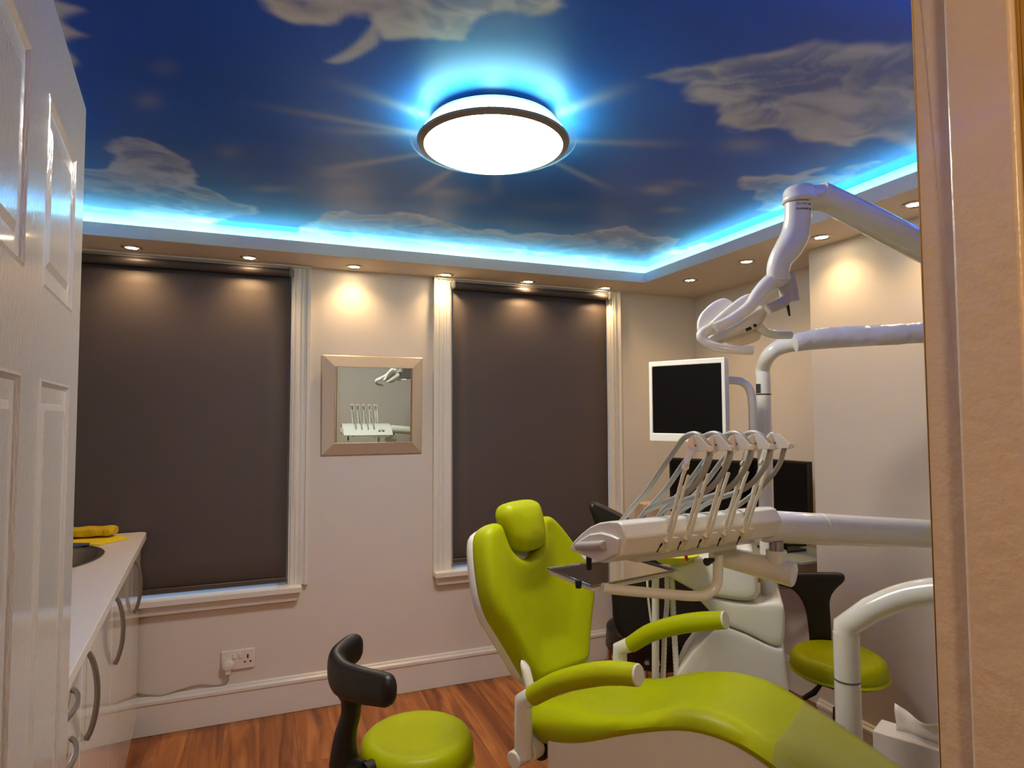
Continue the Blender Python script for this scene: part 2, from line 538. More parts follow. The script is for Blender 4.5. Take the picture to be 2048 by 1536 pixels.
def make_ceiling():
    step = 0.0085
    x0, x1, y0, y1 = -0.95, 2.25, 0.55, 3.2
    nx, ny = int((x1 - x0) / step) + 1, int((y1 - y0) / step) + 1
    X, Y = np.meshgrid(np.linspace(x0, x1, nx), np.linspace(y0, y1, ny))
    rng = np.random.RandomState(3)

    def vnoise(X, Y, s, seed):
        r = np.random.RandomState(seed).rand(64, 64)
        u, v = X * s + 100, Y * s + 100
        i, j = np.floor(u).astype(int), np.floor(v).astype(int)
        fu, fv = u - i, v - j
        fu = fu * fu * (3 - 2 * fu); fv = fv * fv * (3 - 2 * fv)
        g = lambda a, b: r[a % 64, b % 64]
        return (g(i, j) * (1 - fu) + g(i + 1, j) * fu) * (1 - fv) + (g(i, j + 1) * (1 - fu) + g(i + 1, j + 1) * fu) * fv

    def fbm(X, Y, s, seed, oc=4):
        a, t, w = 0, 0, 1
        for k in range(oc):
            a = a + w * vnoise(X, Y, s * 2 ** k, seed + k); t += w; w *= 0.5
        return a / t
    wx = (fbm(X, Y, 3, 11) - 0.5); wy = (fbm(X, Y, 3, 21) - 0.5)

    def poly_sd(pix, wamp=0.05):
        P = np.array([tuple(onz(px, py, ZC)[:2]) for px, py in pix])
        P3 = smooth_path([Vector((a, b, 0)) for a, b in P], 4, True)
        P = np.array([(p.x, p.y) for p in P3])
        A, B = P, np.roll(P, -1, 0)
        Xf, Yf = (X + wx * wamp).ravel(), (Y + wy * wamp).ravel()
        best = np.full(Xf.shape, 1e9); ins = np.zeros(Xf.shape, bool)
        for a, b in zip(A, B):
            d = b - a; L = d @ d + 1e-12
            t = np.clip(((Xf - a[0]) * d[0] + (Yf - a[1]) * d[1]) / L, 0, 1)
            dd = (Xf - a[0] - d[0] * t) ** 2 + (Yf - a[1] - d[1] * t) ** 2
            best = np.minimum(best, dd)
            c = ((a[1] > Yf) != (b[1] > Yf)) & (Xf < (b[0] - a[0]) * (Yf - a[1]) / (b[1] - a[1] + 1e-12) + a[0])
            ins ^= c
        s = np.sqrt(best)
        return np.where(ins, s, -s).reshape(X.shape)

    def ss(a, b, v):
        t = np.clip((v - a) / (b - a), 0, 1); return t * t * (3 - 2 * t)
    # streaky noise
    st = fbm(X * 0.55 + Y * 0.18, Y * 1.7 - X * 0.3, 5, 31, 5)
    st2 = fbm(X * 0.4, Y * 3.0, 6, 41, 4)
    yy = ss(1.3, 3.0, Y)
    base = np.stack([0.006 + 0.030 * yy, 0.082 + 0.040 * yy, 0.50 - 0.10 * yy], -1)
    base *= (0.86 + 0.28 * st)[..., None]
    # purplish haze near the window side
    hz = ss(0.5, 0.8, fbm(X * 0.6, Y * 1.6, 2.2, 51, 4)) * ss(1.9, 2.7, Y) * 0.45
    col = base * (1 - hz[..., None]) + np.array([0.17, 0.15, 0.26]) * hz[..., None]
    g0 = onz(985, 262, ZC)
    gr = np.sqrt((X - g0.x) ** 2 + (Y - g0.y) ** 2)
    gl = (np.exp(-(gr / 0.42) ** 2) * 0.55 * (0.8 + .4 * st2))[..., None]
    col = col * (1 - gl) + np.array([0.10, 0.34, 0.50]) * gl  # lamp's halo painted into the mural as a paler cyan patch
    CW = np.array([0.60, 0.58, 0.60]); CG = np.array([0.14, 0.17, 0.30])

    def cloud(pix, rim=0.06, edge=0.008, wamp=0.04, op=1.0, fade=None, seed=0, fill=0.5, soft=0.03):
        nonlocal col
        sd = poly_sd(pix, wamp)
        if wamp > 0: sd = sd + 0.034 * (0.36 - np.abs(2 * vnoise(X, Y, 11, 7 + seed) - 1)) + 0.012 * (0.36 - np.abs(2 * vnoise(X, Y, 26, 9 + seed) - 1))
        m = ss(-soft * 0.2, edge + soft * 0.5, sd)
        r = np.exp(-np.clip(sd, 0, 9) / rim)
        n = fbm(X * 1.0 + wx * .5, Y * 1.6 + wy * .5, 7, 60 + seed, 4)
        body = ss(0.35, 0.68, n) * fill + 0.15
        # billows: ridged folds running along the streaks, each with a bright rim
        ph = fbm(X * 0.9 + wx * .8, Y * 1.5 + wy * .8, 3.2, 80 + seed, 4) * 5.5
        fold = ph - np.floor(ph)
        fold = np.where(fold > 0.86, (1 - fold) / 0.14, fold / 0.86) ** 1.6
        br = np.clip(0.10 + 0.80 * r * (0.5 + 0.6 * n) + body * 0.55 + 0.20 * fold, 0, 1)[..., None]
        c = CG * (1 - br) + CW * br
        a = m * op * np.clip(0.46 + 0.45 * r + 0.20 * fold + 0.34 * ss(0.3, 0.6, n), 0, 1)
        if fade is not None:
            a = a * fade(X, Y)
        col = col * (1 - a[..., None]) + c * a[..., None]

    # clouds: outlines of the printed artwork, in place on the ceiling
    cloud([(500, -60), (530, 10), (565, 36), (610, 47), (655, 44), (690, 34), (718, 30), (735, 30), (745, 44), (758, 78), (775, 84), (830, 80), (880, 92), (915, 84), (945, 64), (965, 38), (1010, 22), (1085, 30), (1130, 4), (1140, -60)], rim=0.06, seed=1, fill=0.85, wamp=0.01)
    cloud([(646, 122), (660, 128), (680, 129), (705, 122), (732, 108), (762, 84), (745, 48), (715, 78), (690, 98), (665, 112)], rim=0.035, seed=11, wamp=0.0, fill=0.2, soft=0.02)
    cloud([(60, -20), (118, 0), (175, 20), (130, 40), (160, 62), (182, 72), (145, 80), (132, 92), (152, 112), (160, 128), (140, 140), (100, 140)], rim=0.05, seed=2, wamp=0.0)
    cloud([(1300, 150), (1345, 158), (1385, 170), (1385, 205), (1425, 212), (1450, 250), (1500, 270), (1560, 262), (1600, 278), (1680, 292), (1760, 280), (1850, 300), (1990, 290), (2060, 160),
           (1990, 60), (1850, 88), (1760, 90), (1660, 82), (1560, 88), (1470, 110), (1390, 128), (1330, 140)], rim=0.05, op=0.8, seed=3, fill=1.0, soft=0.05, wamp=0.07)
    cloud([(100, 330), (170, 335), (215, 330), (212, 295), (245, 278), (290, 280), (340, 300), (368, 322), (372, 335), (398, 352), (385, 362), (420, 380), (450, 392), (460, 402), (500, 408),
           (520, 416), (510, 428), (470, 432), (400, 450), (250, 445), (100, 430)], rim=0.05, seed=4, op=0.85, fill=0.9, wamp=0.03)
    cloud([(640, 430), (680, 421), (735, 425), (770, 428), (800, 424), (850, 432), (895, 446), (945, 458), (1000, 460), (1030, 470), (1080, 462), (1140, 470), (1220, 456), (1260, 454), (1290, 470),
           (1360, 478), (1352, 500), (1410, 482), (1440, 498), (1330, 545), (1100, 530), (800, 505), (600, 480)], rim=0.045, seed=5, wamp=0.03, fill=0.8, op=0.9)
    cloud([(690, 455), (760, 452), (830, 466), (880, 474), (960, 476), (1000, 482), (1060, 500), (900, 500), (760, 490)], rim=0.03, seed=6, op=0.7)
    cloud([(1500, 350), (1475, 362), (1485, 378), (1510, 380), (1502, 398), (1530, 405), (1512, 420), (1545, 422), (1600, 405), (1640, 380), (1700, 350), (1620, 352), (1560, 348)], rim=0.04, seed=7, op=0.85)
    cloud([(1575, 355), (1605, 340), (1650, 336), (1612, 352), (1605, 372), (1590, 372)], rim=0.04, seed=8, op=0.8)
    cloud([(1672, 346), (1700, 332), (1760, 322), (1710, 345), (1690, 356)], rim=0.03, seed=9, op=0.6)
    for (px, py, rx, ry, o) in ((292, 205, 22, 16, .30), (455, 305, 22, 14, .28), (330, 135, 26, 14, .16), (540, 378, 40, 7, .35), (890, 385, 50, 10, .35), (1310, 382, 34, 9, .5), (1360, 368, 40, 7, .25), (1500, 290, 40, 14, .35),
                                (690, 380, 60, 20, .25), (660, 350, 45, 10, .25), (950, 400, 40, 12, .2), (1340, 420, 25, 6, .35), (1110, 415, 60, 10, .15), (1280, 470, 70, 12, .25)):
        c = onz(px, py, ZC); ex = onz(px + rx, py, ZC) - c; ey = onz(px, py + ry, ZC) - c
        M = np.linalg.inv(np.array([[ex.x, ey.x], [ex.y, ey.y]]))
        q = (X + wx * .06 - c.x), (Y + wy * .06 - c.y)
        a = M[0, 0] * q[0] + M[0, 1] * q[1]; b = M[1, 0] * q[0] + M[1, 1] * q[1]
        w = np.exp(-(a * a + b * b)) * o
        col = col * (1 - w[..., None]) + CW * 0.8 * w[..., None]
    # printed sun rays around the lamp
    for (ax, ay, bx, by, w0, o) in ((870, 238, 630, 152, .030, .42), (835, 266, 455, 200, .024, .42), (830, 268, 610, 258, .030, .38), (832, 310, 600, 348, .030, .42), (900, 342, 812, 400, .030, .4),
                                    (993, 352, 993, 400, .03, .2), (1110, 325, 1240, 388, .022, .38), (1148, 283, 1400, 290, .030, .36), (1105, 232, 1300, 158, .034, .42), (987, 220, 985, 110, .035, .30),
                                    (1060, 222, 1110, 160, .03, .15), (905, 230, 850, 170, .03, .15)):
        A = onz(ax, ay, ZC); B = onz(bx, by, ZC)
        d = (B - A); L = d.length; d = d / L
        t = ((X - A.x) * d.x + (Y - A.y) * d.y); s = np.abs(-(X - A.x) * d.y + (Y - A.y) * d.x)
        tt = t / L
        w = w0 * (0.6 + 0.5 * np.clip(tt, 0, 1))
        k = np.exp(-(s / w) ** 2) * ss(-0.25, 0.05, tt) * (1 - ss(0.35, 1.05, tt)) * o
        col = col * (1 - k[..., None]) + np.array([0.50, 0.48, 0.48]) * k[..., None]
    col = np.clip(col, 0, 1)
    me = bpy.data.meshes.new('ceiling')
    co = np.stack([X, Y, np.full_like(X, ZC)], -1).reshape(-1, 3)
    me.vertices.add(len(co)); me.vertices.foreach_set('co', co.ravel())
    idx = np.arange(nx * ny).reshape(ny, nx)
    q = np.stack([idx[:-1, :-1], idx[1:, :-1], idx[1:, 1:], idx[:-1, 1:]], -1).reshape(-1, 4)
    me.loops.add(q.size); me.loops.foreach_set('vertex_index', q.ravel())
    me.polygons.add(len(q)); me.polygons.foreach_set('loop_start', np.arange(0, q.size, 4)); me.polygons.foreach_set('loop_total', np.full(len(q), 4))
    me.update(); me.validate()
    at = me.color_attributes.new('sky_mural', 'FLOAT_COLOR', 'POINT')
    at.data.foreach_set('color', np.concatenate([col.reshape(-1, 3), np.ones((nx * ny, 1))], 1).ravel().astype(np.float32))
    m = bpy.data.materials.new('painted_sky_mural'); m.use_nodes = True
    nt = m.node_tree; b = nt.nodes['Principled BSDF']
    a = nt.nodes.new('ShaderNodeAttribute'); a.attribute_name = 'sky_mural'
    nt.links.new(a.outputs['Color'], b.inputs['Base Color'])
    b.inputs['Roughness'].default_value = 0.42
    b.inputs['Specular IOR Level'].default_value = 0.3
    me.materials.append(m)
    o = bpy.data.objects.new('ceiling', me); COL.objects.link(o); o['kind'] = 'structure'


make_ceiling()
# slab over everything keeps the daylight out
struct('ceiling_slab', box(bmesh.new(), (-1.3, YH, 2.42), (2.75, D + TW, 2.5)), WALL, smooth=False)


# ---------- soffit with an upstand lip around the cove
def soffit():
    bm = bmesh.new()
    lip_h, ch, lt = 0.055, 0.062, 0.012
    # loops: outer wall line and inner lip line (corners NW, NE, SE, SW)
    inn = [(lipx(LY1), LY1), (LX1, LY1), (LX1, LY0), (lipx(LY0), LY0)]
    out = [(leftx(D) - 0.02, D + 0.0), (XA + 0.0, D + 0.0), (XA, YF), (leftx(YF) - 0.02, YF)]

    def off(k):
        sx = [(-k, k), (k, k), (k, -k), (-k, -k)]
        return [(a + s, b + t) for (a, b), (s, t) in zip(inn, sx)]
    loops = [(out, ZS), (inn, ZS), (inn, ZS + lip_h), (off(lt), ZS + lip_h), (off(lt), ZS + 0.012), (off(ch), ZS + 0.012), (off(ch), ZC + 0.02)]
    rings = [[bm.verts.new((x, y, z)) for x, y in L] for L, z in loops]
    for A, B in zip(rings, rings[1:]):
        for i in range(4):
            bm.faces.new((A[i], A[(i + 1) % 4], B[(i + 1) % 4], B[i]))
    return bm, off


sb, coff = soffit()
so = struct('trim_3', sb, SOFF, smooth=False)
so['label'] = 'white boxed soffit with a raised lip around the sky ceiling'
# LED strip lying in the channel
COVE = emis('cyan_led', (0.12, 0.58, 1.0), P_COVE)
t = thing('cove_light_strip', 'cyan LED strip hidden in the cove around the sky ceiling', 'light strip', (0.6, 1.9, ZS + 0.02))
bm = bmesh.new()
c = coff(0.034)
for i in range(4):
    a, b = Vector((*c[i], ZS + 0.0165)), Vector((*c[(i + 1) % 4], ZS + 0.0165))
    dr = (b - a).normalized(); nn = Vector((-dr.y, dr.x, 0)) * 0.006
    prism(bm, [a + nn + dr * .02, a - nn + dr * .02, b - nn - dr * .02, b + nn - dr * .02], (0, 0, 0.004))
fin('led_tape', bm, COVE, t, smooth=False)

# ---------- skirting boards
SK = [(0, 0), (0.018, 0), (0.018, 0.132), (0.024, 0.136), (0.024, 0.150), (0.012, 0.158), (0.012, 0.163), (0.006, 0.168), (0, 0.168)]


def skirting(name, a, b, n):
    bm = bmesh.new()
    a, b, n = Vector(a), Vector(b), Vector(n).normalized()
    prism(bm, [a + n * d + Vector((0, 0, z)) for d, z in SK], b - a)
    struct(name, bm, GLOSSW, smooth=False, bevel=0.0015)


skirting('baseboard_back', (leftx(D), D, 0.001), (XA, D, 0.001), (0, -1, 0))
skirting('baseboard_right', (XA, YC + 0.0, 0.001), (XA, D - 0.024, 0.001), (-1, 0, 0))
skirting('baseboard_chimney', (XC, YF, 0.001), (XC, YC, 0.001), (-1, 0, 0))
skirting('baseboard_alcove', (XC, YC, 0.001), (XA - 0.024, YC, 0.001), (0, 1, 0))
skirting('baseboard_front', (DX1 + 0.08, YF, 0.001), (XC - 0.024, YF, 0.001), (0, 1, 0))


# ---------- windows: casing, fluted architrave, sash, pane, sill
def window(n, x0, x1, z0, z1, tl, tr, sx0, sx1, lz):
    bm = bmesh.new()
    # reveal lining
    box(bm, (x0, D - 0.004, z0), (x0 + 0.008, D + TW, z1)); box(bm, (x1 - 0.008, D - 0.004, z0), (x1, D + TW, z1)); box(bm, (x0, D - 0.004, z1 - 0.008), (x1, D + TW, z1))
    w = struct('window_%d' % n, bm, GLOSSW, smooth=False)
    # architrave strips with steps
    def arch(xa, xb, inner):
        bm = bmesh.new()
        wd = xb - xa
        prof = [(0.0, 0.0), (0.0, 0.014), (0.10, 0.016), (0.22, 0.016), (0.25, 0.022), (0.40, 0.022), (0.43, 0.016), (0.50, 0.016), (0.53, 0.022), (0.66, 0.022), (0.69, 0.016), (0.76, 0.016), (0.80, 0.030), (1.0, 0.034), (1.0, 0.0)]
        if inner == 'l': pts = [(xb - wd * u, d) for u, d in prof]
        else: pts = [(xa + wd * u, d) for u, d in prof]
        prism(bm, [(x, D - d, lz) for x, d in pts], (0, 0, 2.158 - lz))
        fin('architrave', bm, GLOSSW, w, smooth=False, bevel=0.0015)
    arch(tl, x0, 'l'); arch(x1, tr, 'r')
    bm = bmesh.new()
    prism(bm, [(tl, D, z1 - 0.004), (tl, D - 0.016, z1 - 0.004), (tl, D - 0.018, 2.146), (tl, D - 0.034, 2.150), (tl, D - 0.034, ZS - 0.001), (tl, D, ZS - 0.001)], (tr - tl, 0, 0))
    fin('head_board', bm, GLOSSW, w, smooth=False)
    bm = bmesh.new()
    yb = D + 0.075
    for a in ((x0 + 0.008, x0 + 0.055, z0, z1 - 0.008), (x1 - 0.055, x1 - 0.008, z0, z1 - 0.008), (x0 + 0.055, x1 - 0.055, z0 + .002, z0 + 0.012), (x0 + 0.055, x1 - 0.055, z1 - 0.06, z1 - 0.008), (x0 + 0.055, x1 - 0.055, 1.36, 1.40)):
        box(bm, (a[0], yb, a[2]), (a[1], yb + 0.045, a[3]))
    fin('sash', bm, GLOSSW, w, smooth=False, bevel=0.003)
    fin('pane', box(bmesh.new(), (x0 + 0.05, yb + 0.02, z0 + 0.008), (x1 - 0.05, yb + 0.024, z1 - 0.05)), GLASSM, w, smooth=False)
    bm = bmesh.new()
    box(bm, (sx0, D - 0.075, z0 - 0.022), (sx1, D - 0.001, z0 + 0.002))
    box(bm, (x0 + .008, D - 0.001, z0 + .0005), (x1 - .008, D + 0.1, z0 + 0.002))
    s = fin('window_sill', bm, GLOSSW, w, bevel=0.009, bseg=4)
    bm = bmesh.new()
    prism(bm, [(sx0 + 0.018, D, z0 - 0.022), (sx0 + 0.018, D - 0.050, z0 - 0.022), (sx0 + 0.018, D - 0.042, z0 - 0.068), (sx0 + 0.018, D, z0 - 0.072)], (sx1 - sx0 - 0.036, 0, 0))
    fin('apron', bm, GLOSSW, w, smooth=False, bevel=0.002)


window(1, *W1, -1.06, 0.206, -1.05, 0.176, 0.600)
window(2, *W2, 0.830, 1.978, 0.832, 1.972, 0.600)


# ---------- roller blinds
def blind(x0, x1, zb, label, chain_x, chain_z):
    t = thing('roller_blind', label, 'roller blind', ((x0 + x1) / 2, D - 0.012, zb), 'charcoal roller blinds')
    bm = bmesh.new()
    yb = D - 0.003
    n = 14
    rows = []
    for i in range(n + 1):
        z = zb + 0.022 + (2.105 - zb) * i / n
        rows.append([bm.verts.new((x0 + (x1 - x0) * j / 10, yb - 0.0015 * math.sin(i * .7) * math.sin(j * .9 + i * .3), z)) for j in range(11)])
    for a, b in zip(rows, rows[1:]):
        for j in range(10): bm.faces.new((a[j], a[j + 1], b[j + 1], b[j]))
    o = fin('blind_fabric', bm, BLINDM, t)
    md = o.modifiers.new('t', 'SOLIDIFY'); md.thickness = 0.0012
    bm = bmesh.new()
    box(bm, (x0, yb - 0.006, zb), (x1, yb + 0.006, zb + 0.024))
    fin('bottom_bar', bm, ROLLM, t, bevel=0.004)
    bm = bmesh.new()
    tube(bm, [(x0 + .004, D - 0.024, 2.120), (x1 - .004, D - 0.024, 2.120)], 0.021, 24)
    fin('roller', bm, ROLLM, t)
    for x, s in ((x0, -1), (x1, 1)):
        bm = bmesh.new()
        box(bm, (x - 0.004 if s > 0 else x - 0.012, D - 0.050, 2.100), (x + 0.012 if s > 0 else x + 0.004, D - 0.0, 2.148))
        tube(bm, [(x, D - 0.024, 2.120), (x + s * 0.017, D - 0.024, 2.120)], 0.018, 20)
        fin('bracket', bm, CLEAR, t, bevel=0.003)
    bm = bmesh.new()
    for dx in (0, 0.012):
        tube(bm, smooth_path([(chain_x + dx, D - 0.040, 2.12), (chain_x + dx, D - 0.041, 1.6), (chain_x + dx, D - 0.040, chain_z)], 3), 0.0018, 6)
    tube(bm, smooth_path([(chain_x, D - 0.04, chain_z), (chain_x + .006, D - 0.04, chain_z - 0.01), (chain_x + 0.012, D - 0.04, chain_z)], 4), 0.0018, 6)
    fin('pull_chain', bm, SOCKM, t)
    return t


blind(-0.965, 0.106, 0.616, 'charcoal roller blind on the wide left window, behind the worktop', 0.128, 0.98)
blind(0.943, 1.894, 0.630, 'charcoal roller blind on the right window, behind the green chair back', 1.918, 0.975)


# ---------- door, six moulded panels, standing open at the left
def door():
    E0 = Vector((-0.312, 1.324, 0)); dd = Vector((0.039, -0.34, 0)).normalized(); dn = Vector((-dd.y, dd.x, 0)); zz = Vector((0, 0, 1))
    bm = bmesh.new()
    w, h, th = 0.81, 1.98, 0.036
    P = lambda u, z, k: E0 + dd * u + zz * z + dn * k
    cols = [(0.10, 0.347), (0.463, 0.71)]
    rows = [(0.19, 0.62), (0.74, 1.47), (1.59, 1.85)]
    us = [0, .10, .347, .463, .71, w]; zs = [0.006, .19, .62, .74, 1.47, 1.59, 1.85, h]

    def quad(a, b, c, d): bm.faces.new([bm.verts.new(v) for v in (a, b, c, d)])
    for i in range(5):
        for j in range(7):
            u0, u1, z0, z1 = us[i], us[i + 1], zs[j], zs[j + 1]
            if i in (1, 3) and j in (1, 3, 5):
                prev = None
                for ins, k in ((0, 0), (0.004, 0.0014), (0.010, -0.0035), (0.032, -0.004), (0.042, -0.0005), (0.0425, -0.0005)):
                    ring = [bm.verts.new(P(a, b, k)) for a, b in ((u0 + ins, z0 + ins), (u1 - ins, z0 + ins), (u1 - ins, z1 - ins), (u0 + ins, z1 - ins))]
                    if prev:
                        for q in range(4): bm.faces.new((prev[q], prev[(q + 1) % 4], ring[(q + 1) % 4], ring[q]))
                    prev = ring
                bm.faces.new(prev)
            else:
                quad(P(u0, z0, 0), P(u1, z0, 0), P(u1, z1, 0), P(u0, z1, 0))
    quad(P(0, zs[0], 0), P(0, h, 0), P(0, h, -th), P(0, zs[0], -th)); quad(P(w, zs[0], 0), P(w, h, 0), P(w, h, -th), P(w, zs[0], -th))
    quad(P(0, h, 0), P(w, h, 0), P(w, h, -th), P(0, h, -th)); quad(P(0, zs[0], 0), P(w, zs[0], 0), P(w, zs[0], -th), P(0, zs[0], -th))
    quad(P(0, zs[0], -th), P(w, zs[0], -th), P(w, h, -th), P(0, h, -th))
    o = struct('door_1', bm, DOORM, smooth=False)
    o['label'] = 'white gloss six-panel door standing open'
    bm = bmesh.new()
    c = P(0.06, 1.02 - 0.25, 0.0)
    lathe(bm, [(0.026, 0), (0.026, 0.006), (0.01, 0.008), (0.01, 0.03), (0.022, 0.038), (0.026, 0.05), (0.02, 0.06), (0, 0.063)], c, dn, 24)
    fin('door_knob', bm, CHROME, o)


door()


# ---------- downlights
def spot_light(name, loc, energy, parent, size=130, blend=0.9, col=(1, 0.64, 0.30)):
    L = bpy.data.lights.new(name, 'SPOT')
    L.energy = energy; L.color = col; L.spot_size = math.radians(size); L.spot_blend = blend; L.shadow_soft_size = 0.022
    o = bpy.data.objects.new(name, L); COL.objects.link(o)
    o.parent = parent; o.location = Vector(loc) - ORG[parent]
    return o


GLOW = emis('warm_halogen_glow', (1.0, 0.74, 0.42), 40)


def downlight(x, y, label, ang=0.0, first=[None]):
    t = thing('downlight', label, 'downlight', (x, y, ZS), 'recessed soffit downlights')
    n = Vector((math.sin(ang), 0, -math.cos(ang)))
    bm = bmesh.new()
    lathe(bm, [(0.027, 0.0015), (0.041, 0.0015), (0.043, -0.001), (0.041, -0.004), (0.031, -0.005), (0.026, 0.0005)], (x, y, ZS), (0, 0, 1), 32, close=False)
    fin('rim', bm, CHROME, t)
    bm = bmesh.new()
    lathe(bm, [(0.0, -0.002), (0.025, -0.002), (0.027, 0.0015), (0.0, 0.0015)], (x, y, ZS), (0, 0, 1), 32, close=False)
    fin('glowing_lamp', bm, GLOW, t)
    spot_light('lamp_light', (x, y, ZS - 0.012), P_SPOT, t)
    return t


bx = [(-0.555, 3.142, 'first soffit downlight from the door, over the left blind'), (-0.078, 3.152, 'soffit downlight over the right half of the left blind'),
      (0.404, 3.160, 'soffit downlight over the wall mirror'), (0.880, 3.176, 'soffit downlight over the left casing of the right window'),
      (1.354, 3.178, 'soffit downlight over the middle of the right blind'), (1.848, 3.182, 'soffit downlight over the right end of the right blind')]
for x, y, l in bx: downlight(x, y, l)
for x, y, l in ((2.179, 2.826, 'soffit downlight nearest the far corner of the room'), (2.172, 2.381, 'second soffit downlight along the right wall, left of the dental light'),
                (2.166, 1.934, 'soffit downlight over the edge of the chimney breast'), (2.134, 1.505, 'soffit downlight at the door frame edge, above the dental light arm')):
    downlight(x, y, l)

# ---------- round ceiling lamp
LC = Vector((0.603, 1.664, 0))
t = thing('ceiling_lamp', 'round glowing ceiling lamp with grey ring in the middle of the sky ceiling', 'ceiling lamp', (LC.x, LC.y, ZC))
zb = 2.200
bm = bmesh.new()
lathe(bm, [(0.150, ZC - 0.002), (0.150, ZC - 0.020), (0.185, ZC - 0.022), (0.185, ZC - 0.030), (0.0, ZC - 0.030)], LC, seg=64, close=False)
fin('base_plate', bm, mat('lamp_base_white', (0.9, 0.9, 0.9), 0.4), t)
bm = bmesh.new()
lathe(bm, [(0.184, ZC - 0.030), (0.206, zb + 0.020), (0.209, zb + 0.008)], LC, seg=64, close=False)
fin('side_diffuser', bm, emis('lamp_side_glow', (0.42, 1.0, 0.95), P_LAMP * 0.33), t)
bm = bmesh.new()
lathe(bm, [(0.209, zb + 0.002), (0.238, zb + 0.002), (0.239, zb + 0.005), (0.238, zb + 0.008), (0.209, zb + 0.008)], LC, seg=96, close=False)
fin('glass_rim', bm, GLASSM, t)
bm = bmesh.new()
lathe(bm, [(0.194, zb - 0.006), (0.200, zb - 0.010), (0.217, zb - 0.004), (0.219, zb + 0.002), (0.206, zb + 0.008), (0.194, zb + 0.004)], LC, seg=96, close=False)
fin('grey_ring', bm, mat('satin_nickel', (0.50, 0.46, 0.42), 0.4, metal=0.3), t)
bm = bmesh.new()
lathe(bm, [(0.196 * math.cos(a), zb - 0.002 - 0.042 * math.sin(a)) for a in np.linspace(0, PI / 2, 12)][:-1] + [(0, zb - 0.044)], LC, seg=96, close=False)
fin('glass_bowl', bm, emis('lamp_bowl_glow', (1.0, 0.91, 0.79), P_LAMP), t)
# hall light (behind the camera)
L = bpy.data.lights.new('hall_bulb', 'POINT'); L.energy = P_HALL; L.color = (1.0, 0.72, 0.42); L.shadow_soft_size = 0.12
t = thing('hall_ceiling_lamp', 'round hall ceiling lamp outside the doorway', 'ceiling lamp', (-0.1, -0.75, 2.4))
lathe(bm := bmesh.new(), [(0, 2.28), (0.1, 2.29), (0.14, 2.33), (0.14, 2.4), (0, 2.4)], (-0.1, -0.75, 0), seg=32, close=False)
fin('shade', bm, emis('hall_shade_glow', (1, .75, .45), 2.0), t)
o = bpy.data.objects.new('hall_bulb', L); COL.objects.link(o); o.parent = t; o.location = (0, 0, -0.2)

# ================================================================== WALL THINGS
# mirror, leaning forward a little at the top
t = thing('wall_mirror', 'square mirror in a slanting champagne frame between the two windows', 'mirror', (0.52, D, 1.23))
bm = bmesh.new(); bm2 = bmesh.new()
ax0, ax1, az0, az1 = 0.263, 0.770, 1.222, 1.722
fw = 0.058
tilt = Matrix.Translation((0, D, az0)) @ Matrix.Rotation(math.radians(1.65), 4, 'X') @ Matrix.Translation((0, -D, -az0))
O_ = [(ax0, az0), (ax1, az0), (ax1, az1), (ax0, az1)]
I_ = [(ax0 + fw, az0 + fw), (ax1 - fw, az0 + fw), (ax1 - fw, az1 - fw), (ax0 + fw, az1 - fw)]
J_ = [(ax0 + fw - .001, az0 + fw - .001), (ax1 - fw + .001, az0 + fw - .001), (ax1 - fw + .001, az1 - fw + .001), (ax0 + fw - .001, az1 - fw + .001)]
K_ = [(ax0 + .004, az0 + .004), (ax1 - .004, az0 + .004), (ax1 - .004, az1 - .004), (ax0 + .004, az1 - .004)]
loops = [(O_, -0.004), (O_, -0.014), (K_, -0.018), (I_, -0.040), (J_, -0.012), (J_, -0.004)]
rings = [[bm.verts.new(tilt @ Vector((x, D + d, z))) for x, z in Lp] for Lp, d in loops]
for A, B in zip(rings, rings[1:] + rings[:1]):
    for i in range(4): bm.faces.new((A[i], A[(i + 1) % 4], B[(i + 1) % 4], B[i]))
fin('mirror_frame', bm, MFRAME, t, smooth=False)
box(bm2, (ax0 + fw, D - 0.016, az0 + fw), (ax1 - fw, D - 0.012, az1 - fw), tilt)
fin('mirror_glass', bm2, MIRROR, t, smooth=False)

# double socket with plug and cable
t = thing('double_socket', 'white double wall socket above the skirting under the left window', 'socket', (-0.10, D, 0.24))
fin('face_plate', box(bmesh.new(), (-0.172, D - 0.014, 0.236), (-0.028, D, 0.326)), SOCKM, t, bevel=0.004, bseg=3)
for x in (-0.116, -0.088):
    fin('switch', box(bmesh.new(), (x - .008, D - 0.019, 0.288), (x + .008, D - 0.012, 0.310)), SOCKM, t, bevel=0.002)
for dx, z, w_, h_ in ((-0.058, 0.292, .003, .009), (-0.070, 0.268, .004, .003), (-0.046, 0.268, .004, .003), (-0.160, 0.272, .003, .006)):
    fin('pin_hole', box(bmesh.new(), (dx - w_, D - 0.0155, z - h_), (dx + w_, D - 0.013, z + h_)), DARK, t, smooth=False)
t = thing('plug', 'white plug in the left half of the wall socket with its trailing cable', 'plug', (-0.14, D - 0.03, 0.25))
bm = bmesh.new()
lathe(bm, [(0.027, -0.014), (0.027, -0.030), (0.024, -0.040), (0.014, -0.044), (0, -0.044)], (-0.141, D, 0.266), (0, 1, 0), 24)
box(bm, (-0.153, D - 0.038, 0.225), (-0.129, D - 0.014, 0.262))
fin('plug_body', bm, SOCKM, t, bevel=0.003)
bm = bmesh.new()
pts = [(-0.141, D - 0.028, 0.226), (-0.140, D - 0.026, 0.200), (-0.152, D - 0.010, 0.182), (-0.19, D - 0.008, 0.176)] + [ony(px, py, D - 0.010) for px, py in ((400, 1369), (360, 1379), (325, 1390), (295, 1389), (268, 1384), (250, 1390))]
pts = [Vector(p) for p in pts]
tube(bm, smooth_path(pts, 6), 0.0035, 8)
